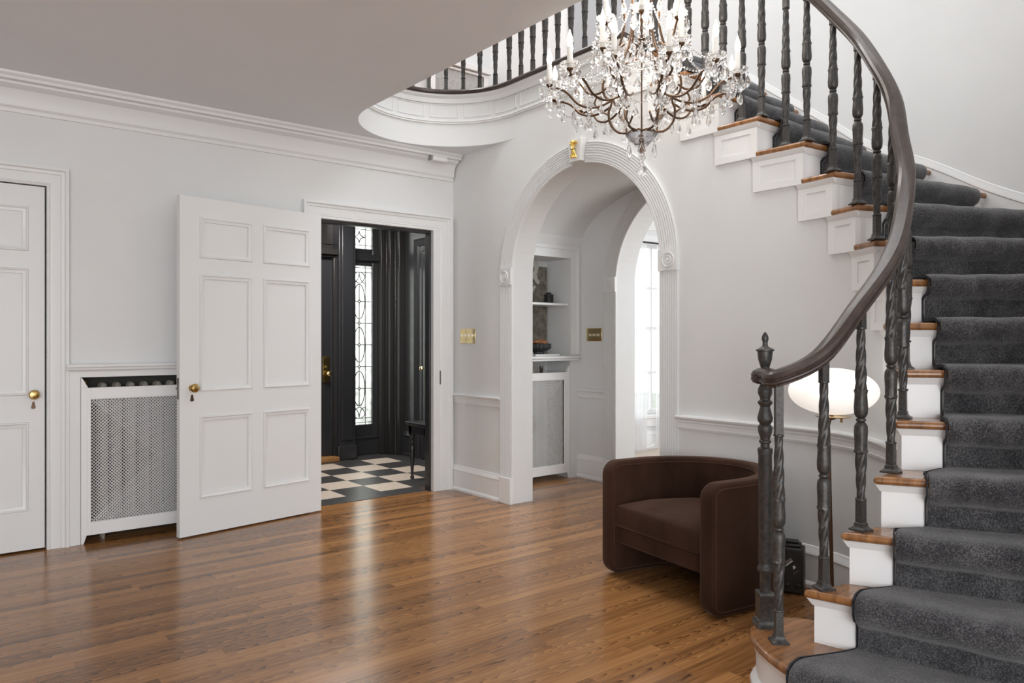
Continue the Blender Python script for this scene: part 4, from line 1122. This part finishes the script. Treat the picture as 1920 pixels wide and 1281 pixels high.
# column, hub, bottom bowl, hanging rod
MB().lathe(CX, CY, [(0.010, 2.205), (0.014, 2.225), (0.014, 2.232), (0.005, 2.24), (0.004, 2.36), (0.004, 2.72), (0.020, 2.74), (0.010, 2.76), (0.008, 3.22), (0.025, 3.25), (0.006, 3.28), (0.006, 5.68), (0.06, 5.69), (0.065, 5.70)], 14).build('centre_rod', BRONZE, cd)
MB().lathe(CX, CY, [(0.012, 2.196), (0.030, 2.198), (0.060, 2.228), (0.078, 2.252), (0.080, 2.256), (0.074, 2.254), (0.055, 2.234), (0.028, 2.208), (0.012, 2.206)], 30).build('bottom_bowl', SMOKE, cd)
MB().lathe(CX, CY, [(0.016, 2.160), (0.020, 2.178), (0.014, 2.198), (0.006, 2.20)], 14).build('bottom_boss', BRONZE, cd)
MB().tube([pol(0.076, 2*pi*j/36, 2.262 + 0.004*cos(12*2*pi*j/36)) for j in range(36)], 0.005, 6, loop=True).build('bowl_rim', BRONZE, cd)
# scrolled cage bars
for k in range(6):
    a = view + 2*pi*(k + 0.5)/6
    pts = [pol(0.055, a, 2.268), pol(0.115, a, 2.272), pol(0.155, a, 2.315), pol(0.165, a, 2.375), pol(0.150, a, 2.43), pol(0.185, a, 2.46), pol(0.195, a, 2.52), pol(0.165, a, 2.60), pol(0.115, a, 2.70), pol(0.085, a, 2.83), pol(0.095, a, 2.98), pol(0.060, a, 3.12), pol(0.012, a, 3.22)]
    MB().tube([tuple(v) for v in catmull(pts, 5)], 0.0062, 7).build('cage_bar', BRONZE, cd)
    pts = [pol(0.16, a, 2.36), pol(0.20, a, 2.385), pol(0.235, a, 2.42), pol(0.225, a, 2.455), pol(0.20, a, 2.45)]
    MB().tube([tuple(v) for v in catmull(pts, 5)], 0.0050, 6).build('scroll', BRONZE, cd)
T1 = [(0.47, view + R(15 + 30*k), 2.497, 2.39) for k in range(12)]
T2 = [(0.36, view + R(30 + 60*k), 2.590, 2.47) for k in range(6)]
T3 = [(0.20, view + R(60*k), 2.80, 2.66) for k in range(6)]
pend_pos = []
def bobeche(parent_t, x, y, z, r):
    mb = MB(); rings = []
    for rr_, h in ((0.010, -0.004), (r*0.55, -0.002), (r*0.85, 0.006), (r, 0.020), (r*0.97, 0.022), (r*0.80, 0.010), (r*0.5, 0.003), (0.010, 0.002)):
        rings.append([(x + rr_*(1 + (0.05*cos(12*2*pi*j/48) if rr_ > 0.7*r else 0))*cos(2*pi*j/48), y + rr_*(1 + (0.05*cos(12*2*pi*j/48) if rr_ > 0.7*r else 0))*sin(2*pi*j/48), z + h) for j in range(48)])
    mb.loft(rings); return mb.build('drip_pan', BOBE, cd, angle=30)
for ti, tier in enumerate((T1, T2, T3)):
    for (r, a, z, za) in tier:
        x, y = CX + r*cos(a), CY + r*sin(a)
        r0 = 0.165 if ti == 0 else (0.19 if ti == 1 else 0.10)
        if ti == 0: pts = [pol(0.16, a, 2.42), pol(0.21, a, 2.395), pol(0.27, a, 2.385), pol(0.33, a, 2.405), pol(0.38, a, 2.455), pol(0.43, a, 2.478), pol(r - 0.012, a, 2.470), pol(r, a, z - 0.006)]
        elif ti == 1: pts = [pol(0.18, a, 2.50), pol(0.22, a, 2.475), pol(0.27, a, 2.480), pol(0.31, a, 2.53), pol(0.34, a, 2.565), pol(r - 0.008, a, 2.568), pol(r, a, z - 0.006)]
        else: pts = [pol(0.10, a, 2.70), pol(0.13, a, 2.68), pol(0.17, a, 2.70), pol(0.19, a, 2.76), pol(r, a, z - 0.006)]
        MB().tube([tuple(v) for v in catmull(pts, 5)], 0.0058, 7).build('arm', BRONZE, cd)
        MB().lathe(x, y, [(0.004, -0.02), (0.016, -0.008), (0.017, -0.003), (0.008, 0.0)], 12, z).build('pan_cup', BRONZE, cd)
        bobeche(None, x, y, z, 0.048)
        hc = 0.098
        cn = MB().lathe(x, y, [(0.013, 0.0), (0.0125, hc - 0.004), (0.011, hc)], 14, z).build('candle_sleeve', CANDLE, cd)
        MB().lathe(x, y, [(0.008, hc), (0.012, hc + 0.012), (0.0145, hc + 0.026), (0.0125, hc + 0.046), (0.006, hc + 0.066), (0.0015, hc + 0.082)], 14, z).build('candle_bulb', BULB, cn)
        for q in range(6):
            b = a + 2*pi*(q + rnd.uniform(0, 0.4))/6
            pend_pos.append((x + 0.046*cos(b), y + 0.046*sin(b), z + 0.008, rnd.choice((0.052, 0.064, 0.076)), b, 1 + (q % 2)))
        # drops along the arm
        for f_ in (0.35, 0.6, 0.85):
            r_ = r0 + (r - r0)*f_; pend_pos.append((*pol(r_, a, (za + 0.012 if f_ < 0.7 else z - 0.035)), 0.066, a, 2))
for k in range(6):
    a = view + 2*pi*k/6
    pend_pos.append((*pol(0.072, a, 2.252), 0.070, a, 3)); pend_pos.append((*pol(0.15, a + 0.5, 2.33), 0.060, a, 1)); pend_pos.append((*pol(0.19, a + 0.5, 2.50), 0.060, a, 1))
    pend_pos.append((*pol(0.10, a + 0.5, 2.74), 0.065, a, 2)); pend_pos.append((*pol(0.10, a, 2.95), 0.065, a, 2)); pend_pos.append((*pol(0.09, a + 0.25, 2.62), 0.070, a, 2)); pend_pos.append((*pol(0.13, a + 0.25, 2.48), 0.065, a, 2))
def pendant(mb, x, y, z, L_, a, beads):
    """short bead string ending in a faceted almond drop; returns the length"""
    zz = z
    for _ in range(beads):
        zz -= 0.008; mb.ball((x, y, zz), 0.0062, 6, 4); zz -= 0.008
    w = L_*0.30; d = L_*0.15; ca, sa = cos(a), sin(a)
    outline = [(0.0, 0.0), (0.30, -0.22), (0.80, -0.55), (1.0, -0.72), (0.62, -0.90), (0.0, -1.0), (-0.62, -0.90), (-1.0, -0.72), (-0.80, -0.55), (-0.30, -0.22)]
    def P3(u, v, h): return (x - sa*u*w + ca*h*d, y + ca*u*w + sa*h*d, zz + v*L_)
    r1 = [P3(u, v, 0) for u, v in outline]
    f1 = [P3(u*0.55, -0.62 + (v + 0.62)*0.55, 1) for u, v in outline]; f2 = [P3(u*0.55, -0.62 + (v + 0.62)*0.55, -1) for u, v in outline]
    mb.loft([f1, r1, f2])
pend_pos.sort(key=lambda p: hypot(p[0], p[1]))
for i, p in enumerate(pend_pos[:96]):
    mb = MB(); pendant(mb, *p); mb.build('crystal_drop', CRYSTAL, cd, smooth=False)
mb = MB()
for p in pend_pos[96:]: pendant(mb, *p)
tag(mb.build('crystal_drops', CRYSTAL, cd, smooth=False), kind='stuff')
# bead swags between the drip pans and down the cage
def swag(p, q, sag, n):
    mb = MB()
    for i in range(n+1):
        t = i/n; mb.ball((p[0]*(1-t) + q[0]*t, p[1]*(1-t) + q[1]*t, p[2]*(1-t) + q[2]*t - sag*4*t*(1-t)), 0.0058, 6, 4)
    mb.build('bead_swag', CRYSTAL, cd, smooth=False)
for k in range(12):
    r, a, z, _ = T1[k]; r2, a2, z2, _ = T1[(k+1) % 12]; swag(pol(r, a, z - 0.012), pol(r2, a2, z2 - 0.012), 0.055, 16)
    rr_, aa, zz_, _ = T2[(k//2) % 6]; swag(pol(r, a, z + 0.0), pol(0.19, a, 2.53), 0.05, 18)
for k in range(6):
    r, a, z, _ = T2[k]; r2, a2, z2, _ = T2[(k+1) % 6]; swag(pol(r, a, z - 0.012), pol(r2, a2, z2 - 0.012), 0.06, 22)
    a = view + 2*pi*(k + 0.5)/6; a2 = view + 2*pi*(k + 1.5)/6
    swag(pol(0.115, a, 2.70), pol(0.115, a2, 2.70), 0.05, 9); swag(pol(0.165, a, 2.60), pol(0.165, a2, 2.60), 0.06, 12); swag(pol(0.15, a, 2.43), pol(0.15, a2, 2.43), 0.05, 11); swag(pol(0.36, view + R(30 + 60*k), 2.61), pol(0.09, view + R(30 + 60*k), 2.90), 0.06, 26)
# crystal ball on a short stem at the very bottom
mb = MB(); mb.ball((CX, CY, 2.152), 0.010, 8, 6); mb.lathe(CX, CY, [(0.004, 2.098), (0.012, 2.11), (0.008, 2.135), (0.004, 2.15)], 8); mb.build('crystal_stem', CRYSTAL, cd, smooth=False)
mb = MB(); mb.ball((CX, CY, 2.072), 0.027, 12, 8); mb.build('crystal_ball', CRYSTAL, cd, smooth=False)
# ------------------------------------------------------------------ black vestibule beyond the doorway
YF = 7.20
# shell: right wall, ceiling, left wall, front wall around door and sidelights
structure(MB().box(4.12, 4.26, 5.19, 7.6, 0, 2.75).build('wall_vestibule_right', BLACKP, smooth=False))
structure(MB().box(2.03, 2.15, 5.19, 7.6, 0, 2.75).build('wall_vestibule_left', BLACKP, smooth=False))
structure(MB().box(2.03, 4.26, 5.18, 7.6, 2.66, 2.75).build('ceiling_vestibule', CEIL, smooth=False))
structure(MB().box(2.15, 2.28, 5.178, 5.192, 0, 2.66).box(3.31, 4.12, 5.178, 5.192, 0, 2.66).box(2.28, 3.31, 5.178, 5.192, 2.104, 2.66).build('wall_vestibule_back', BLACKP, smooth=False))
mb = MB()
SL = ((3.62, 3.88), (1.98, 2.24))
door_x = (2.46, 3.40)
mb.box(2.1, 2.46, YF, YF + 0.12, 0, 2.66).box(3.94, 4.12, YF, YF + 0.12, 0, 2.66).box(1.5, 4.12, YF, YF + 0.12, 2.47, 2.66)
structure(mb.build('wall_vestibule_front', BLACKP, smooth=False))
# pilasters between door and sidelights, stepped corner pilasters
for k, (x0, x1) in enumerate(((3.395, 3.58), (2.15, 2.465))):
    mb = MB(); mb.box(x0, x1, 7.00, YF + 0.1, 0, 2.66).box(x0 - 0.012, x1 + 0.012, 6.99, 7.06, 0, 0.14)
    mb.box(x0 + 0.03, x1 - 0.03, 6.988, 7.0, 0.2, 2.6)
    structure(mb.build('trim_%d' % (70+k), BLACKP, bevel=0.006))
mb = MB()
for i, (x0, x1, y0) in enumerate(((3.94, 3.985, 7.12), (3.995, 4.04, 7.03), (4.05, 4.12, 6.93))): mb.box(x0, x1, y0, YF + 0.1, 0, 2.66)
mb.box(3.985, 3.995, 7.09, 7.3, 0, 2.66).box(4.04, 4.05, 7.0, 7.3, 0, 2.66)
structure(mb.build('trim_72', BLACKM, bevel=0.005))

def sidelight(name, x0, x1, label):
    w = thing(name, label, 'window', ((x0+x1)/2, YF, 0), kind='structure')
    mb = MB()
    mb.box(x0 - 0.05, x0, YF, YF + 0.06, 0, 2.47).box(x1, x1 + 0.062, YF, YF + 0.06, 0, 2.47)
    mb.box(x0, x1, YF, YF + 0.06, 0, 0.318).box(x0, x1, YF, YF + 0.06, 2.003, 2.06).box(x0, x1, YF, YF + 0.06, 2.12, 2.184).box(x0, x1, YF, YF + 0.06, 2.433, 2.47)
    mb.box(x0 - 0.05, x1 + 0.062, YF - 0.035, YF + 0.06, 2.055, 2.125).box(x0 - 0.05, x1 + 0.062, YF - 0.022, YF, 0.172, 0.190).box(x0 - 0.05, x1 + 0.062, YF - 0.012, YF, 0, 0.172)
    wf = mb.build('window_frame', BLACKP, w, bevel=0.005)
    for z0, z1 in ((0.318, 2.003), (2.184, 2.433)):
        MB().box(x0, x1, YF + 0.030, YF + 0.034, z0, z1).build('pane', PANE, wf)
    # lead cames
    mb = MB(); y = YF + 0.026; xm = (x0+x1)/2; a0, a1 = x0 + 0.042, x1 - 0.072
    xc = (a0 + a1)/2; hw = (a1-a0)/2
    def ln(p, q, r=0.0042): mb.tube([(p[0], y, p[1]), (q[0], y, q[1])], r, 6)
    def el(cx, cz, rx, rz, s0=0, s1=360, m=28):
        mb.tube([(cx + rx*cos(R(s0 + (s1-s0)*i/m)), y, cz + rz*sin(R(s0 + (s1-s0)*i/m))) for i in range(m+1)], 0.0045, 6)
    def dia(cx, cz, s):
        for sx in (-1, 1):
            for sz in (-1, 1):
                mb.tube([(cx + sx*s*(1 - sin(R(90*i/8))), y, cz + sz*s*(1 - cos(R(90*i/8)))) for i in range(9)], 0.0045, 6)
    for x in (a0, a1): ln((x, 0.318), (x, 2.003)); ln((x, 2.184), (x, 2.433))
    z_t, z_b = 1.935, 0.385
    for z in (1.985, z_t, z_b, 0.34): ln((x0, z), (x1, z), 0.0034)
    n_el = 3; cz = [0.70, 1.165, 1.625]
    for c in cz: el(xc, c, hw*0.92, 0.185); dia(xc, c, 0.026); ln((x0, c), (xc - 0.024, c)); ln((xc + 0.024, c), (x1, c)); ln((xc, c + 0.024), (xc, c + 0.185)); ln((xc, c - 0.024), (xc, c - 0.185))
    for c in (0.933, 1.395): dia(xc, c, 0.024); ln((x0, c), (xc - 0.022, c)); ln((xc + 0.022, c), (x1, c)); ln((xc, c + 0.022), (xc, c + 0.047)); ln((xc, c - 0.022), (xc, c - 0.047))
    for zt, sg in ((z_t, -1), (z_b, 1)):
        for sx in (-1, 1):
            mb.tube([(xc + sx*hw*sin(R(90*i/10)), y, zt + sg*0.115*(1 - 0) - sg*0.115*(1 - cos(R(90*i/10)))*1.0) for i in range(11)], 0.0040, 6)
            mb.tube([(xc + sx*hw*(1 - cos(R(90*i/10))), y, zt + sg*0.115*(sin(R(90*i/10)))) for i in range(11)], 0.0040, 6)
            mb.tube([(xc + sx*hw*(0.1 + 0.9*sin(R(90*i/10))), y, zt + sg*0.115*(0.0 + 0.62*(1 - cos(R(90*i/10))))) for i in range(11)], 0.0040, 6)
    for z in (2.225, 2.392): ln((x0, z), (x1, z), 0.0034)
    dia(xc, 2.309, 0.066)
    mb.build('lead_cames', LEAD, w)
sidelight('window_1', SL[0][0], SL[0][1], 'leaded glass sidelight window in the black vestibule')
# front door with transom
d = thing('door_3', 'black front door with a brass lock plate at the left of the vestibule', 'door', (2.93, 7.10, 0), kind='structure')
mb = MB(); mb.box(door_x[0], door_x[1], 7.09, 7.135, 0.045, 2.05); leaf = mb.build('door_leaf', BLACKP, d, bevel=0.003)
mb = MB()
for z0, z1 in ((0.22, 0.85), (1.0, 1.9)):
    for x0, x1 in ((2.56, 2.86), (2.98, 3.20)): sweep2(mb, [(x0, z0), (x1, z0), (x1, z1), (x0, z1)], [(0, 0), (0.006, 0.010), (0.018, 0.004), (0.02, 0)], A3(7.09), closed=True)
mb.build('door_panel_moulding', BLACKP, d)
mb = MB(); mb.box(3.255, 3.332, 7.080, 7.0905, 0.788, 1.050); mb.box(3.262, 3.325, 7.077, 7.081, 0.80, 1.038); lkp = mb.build('lock_plate', BRASS, leaf, bevel=0.002)
mb = MB(); pr = [(0.014, 0), (0.010, 0.02), (0.018, 0.026), (0.027, 0.036), (0.027, 0.046), (0.012, 0.054)]
mb.loft([[(3.308 + r*cos(2*pi*j/20), 7.077 - h, 0.880 + r*sin(2*pi*j/20)) for j in range(20)] for r, h in pr]); mb.build('door_knob', BRASSP, leaf)
mb = MB(); mb.loft([[(3.293 + r*cos(2*pi*j/16), 7.077 - h, 0.945 + r*sin(2*pi*j/16)) for j in range(16)] for r, h in ((0.014, 0), (0.014, 0.008), (0.006, 0.018))]); mb.build('thumb_turn', BRASSP, leaf)
structure(MB().box(2.44, 3.385, 6.96, 7.20, -0.002, 0.042).build('trim_73', STEPW, bevel=0.006))
mb = MB(); mb.box(2.44, 3.41, 7.05, 7.2, 2.05, 2.075).box(2.44, 3.41, 7.02, 7.2, 2.075, 2.135).box(2.44, 3.41, 7.14, 7.2, 2.135, 2.19).box(2.44, 3.41, 7.14, 7.2, 2.43, 2.5)
mb.box(2.44, 2.50, 7.14, 7.2, 2.19, 2.43).box(3.12, 3.41, 7.14, 7.2, 2.19, 2.43).box(3.36, 3.40, 7.05, 7.2, 0, 2.05)
structure(mb.build('trim_74', BLACKM, bevel=0.006))
w = structure(MB().box(2.50, 3.12, 7.165, 7.17, 2.19, 2.43).build('window_3', PANE))
# closet door on the right wall of the vestibule
mb = MB(); sweep2(mb, [(6.55, 0.0), (6.55, 2.10), (5.72, 2.10), (5.72, 0.0)], [(0, 0), (0, 0.012), (0.016, 0.022), (0.03, 0.012), (0.075, 0.014), (0.09, 0.028), (0.14, 0.040), (0.155, 0.030), (0.155, 0)], B3(4.12), side=-1)
structure(mb.build('trim_75', BLACKP, angle=25))
d = thing('door_4', 'black closet door with a small knob on the right of the vestibule', 'door', (4.115, 6.13, 0), kind='structure')
MB().box(4.104, 4.118, 5.72, 6.55, 0.01, 2.10).build('door_leaf', BLACKP, d)
mb = MB(); mb.loft([[(4.104 - h, 6.49 + r*cos(2*pi*j/18), 0.93 + r*sin(2*pi*j/18)) for j in range(18)] for r, h in ((0.022, 0), (0.020, 0.005), (0.008, 0.010), (0.008, 0.040), (0.020, 0.048), (0.026, 0.060), (0.018, 0.072), (0.004, 0.076))]); mb.build('door_knob', BRASSP, d)
MB().box(4.098, 4.104, 6.462, 6.486, 0.84, 0.89).build('keyhole_cover', STEEL, d)
mb = MB(); plan_sweep(mb, [(4.12, 6.95), (4.12, 6.71)], [(0, 0), (0.03, 0), (0.03, 0.02), (0.02, 0.03), (0.02, 0.20), (0.03, 0.21), (0.018, 0.25), (0.006, 0.265), (0, 0.265)], side=-1); structure(mb.build('baseboard_vestibule', BLACKP, angle=25))
# bench
bn = thing('bench', 'black bench with turned legs at the right side of the vestibule', 'bench', (3.78, 5.56, 0))
MB().box(3.405, 4.10, 5.385, 5.735, 0.482, 0.502).box(3.415, 4.09, 5.395, 5.725, 0.470, 0.482).build('bench_seat', BLACKP, bn, bevel=0.006)
MB().box(3.43, 4.08, 5.41, 5.43, 0.40, 0.47).box(3.43, 4.08, 5.69, 5.71, 0.40, 0.47).box(3.43, 3.45, 5.41, 5.71, 0.40, 0.47).box(4.06, 4.08, 5.41, 5.71, 0.40, 0.47).build('bench_apron', BLACKP, bn, bevel=0.003)
for x in (3.452, 4.058):
    for y in (5.435, 5.685):
        mb = MB(); mb.square(x, y, [(0.022, 0.385), (0.022, 0.47)]); mb.lathe(x, y, [(0.012, 0.0), (0.017, 0.006), (0.017, 0.02), (0.011, 0.03), (0.011, 0.05), (0.024, 0.25), (0.025, 0.285), (0.015, 0.305), (0.022, 0.318), (0.022, 0.33), (0.014, 0.345), (0.020, 0.36), (0.020, 0.386)], 16); mb.build('leg', BLACKM, bn)

# ------------------------------------------------------------------ sun room beyond the second arch
YS = 5.57
WX0, WX1 = 5.75, 6.95
mb = MB(); mb.box(4.91, WX0, YS, YS + 0.2, 0, 3.04).box(WX1, 8.4, YS, YS + 0.2, 0, 3.04).box(WX0, WX1, YS, YS + 0.2, 0, 0.37).box(WX0, WX1, YS, YS + 0.2, 2.30, 3.04)
structure(mb.build('wall_sunroom_front', WALL, smooth=False))
structure(MB().box(8.4, 8.55, -0.5, 5.8, 0, 3.04).build('wall_sunroom_end', WALL, smooth=False))
structure(MB().box(4.85, 8.55, -0.5, 5.8, 2.90, 3.04).build('ceiling_sunroom', CEIL, smooth=False))
structure(MB().box(4.91, 8.55, -0.65, -0.5, 0, 3.04).build('wall_sunroom_back', WALL, smooth=False))
mb = MB(); plan_sweep(mb, [(4.91, YS), (8.4, YS)], [(0, 2.44), (0.02, 2.44), (0.03, 2.47), (0.08, 2.53), (0.10, 2.56), (0.12, 2.60), (0, 2.60)], side=-1); structure(mb.build('trim_80', TRIMW, angle=25))
mb = MB(); plan_sweep(mb, [(4.91, YS), (8.4, YS)], BASE, side=-1); structure(mb.build('baseboard_sunroom', TRIMW, angle=25))
w = thing('window_4', 'tall bright sash window behind sheer curtains in the far room', 'window', (6.35, YS, 0.37), kind='structure')
mb = MB(); sweep2(mb, [(WX0, 0.30), (WX0, 2.30), (WX1, 2.30), (WX1, 0.30)], [(-0.02, 0), (-0.02, 0.02), (0.08, 0.02), (0.08, 0)], A3(YS)); mb.box(WX0 - 0.1, WX1 + 0.1, YS - 0.05, YS + 0.05, 0.35, 0.378).box(WX0 - 0.08, WX1 + 0.08, YS - 0.022, YS, 0.255, 0.35); mb.build('window_casing', TRIMW, w)
mb = MB(); y0, y1 = YS + 0.06, YS + 0.10
for a, b, c, e in ((WX0, WX0 + 0.05, 0.37, 2.3), (WX1 - 0.05, WX1, 0.37, 2.3), (WX0 + 0.05, WX1 - 0.05, 0.37, 0.43), (WX0 + 0.05, WX1 - 0.05, 2.25, 2.30), (WX0 + 0.05, WX1 - 0.05, 1.33, 1.37)): mb.box(a, b, y0, y1, c, e)
for x in (6.15, 6.55): mb.box(x - 0.012, x + 0.012, y0 - 0.003, y1 + 0.003, 0.4, 2.28)
for z in (0.85, 1.80): mb.box(WX0 + 0.05, WX1 - 0.05, y0, y1, z - 0.012, z + 0.012)
mb.build('sash', TRIMW, w)
MB().box(WX0, WX1, YS + 0.078, YS + 0.082, 0.37, 2.30).build('pane', glass_mat('clear_pane', (0.97, 0.98, 0.98), 0.9), w)
tag(MB().tube([(5.6, YS - 0.09, 2.285), (7.1, YS - 0.09, 2.285)], 0.010, 10).build('curtain_rod', CERAM), 'black curtain rod over the window in the far room', 'curtain rod')
def curtain(x0, x1, lab, dy=0.0, flare=0.0):
    mb = MB(); rows = []
    for i in range(13):
        z = 0.01 + (2.268 - 0.01)*i/12; row = []
        for j in range(61):
            t = j/60; x = x0 + (x1-x0)*t + flare*(1 - i/12)*(t if flare > 0 else (1-t)); row.append((x, YS - 0.09 - dy + 0.022*sin(t*(x1-x0)*95) + 0.006*sin(t*23 + i*0.4), z))
        rows.append(row)
    mb.loft(rows, closed=False); o = mb.build('sheer_curtain', SHEER, angle=180)
    tag(o, lab, 'curtain')
curtain(5.70, 6.31, 'left sheer white curtain hanging at the far room window')
curtain(6.478, 7.05, 'right sheer white curtain hanging at the far room window', flare=0.0)
# pipe by the skirting
tag(MB().tube([(6.33, YS - 0.06, 0.03), (6.44, YS - 0.06, 0.045), (6.46, YS - 0.06, 0.06)], 0.014, 8).build('heating_pipe', TRIMW), 'white heating pipe along the foot of the far room wall', 'pipe')

# ------------------------------------------------------------------ garden glimpsed through the glass
structure(MB().box(-8, 16, 7.7, 30, -0.3, -0.25).build('ground', GROUND, smooth=False))
rnd = random.Random(2)
for i, (x, y, r) in enumerate(((6.9, 13.5, 1.6), (3.9, 14.5, 1.3))):
    mb = MB()
    for k in range(60):
        a, b, q = rnd.uniform(0, 2*pi), rnd.uniform(-0.3, 1.4), rnd.uniform(0.5, 1.0)
        c = (x + r*q*cos(a)*cos(b), y + r*q*sin(a)*cos(b), max(-0.25 + 0.2*r, 0.3*r + r*q*sin(b))); mb.ball(c, r*0.22, 7, 5)
    tag(mb.build('garden_shrub', GREEN, smooth=False), ('green shrub outside the far room window', 'green shrub outside the vestibule sidelight')[i], 'shrub')
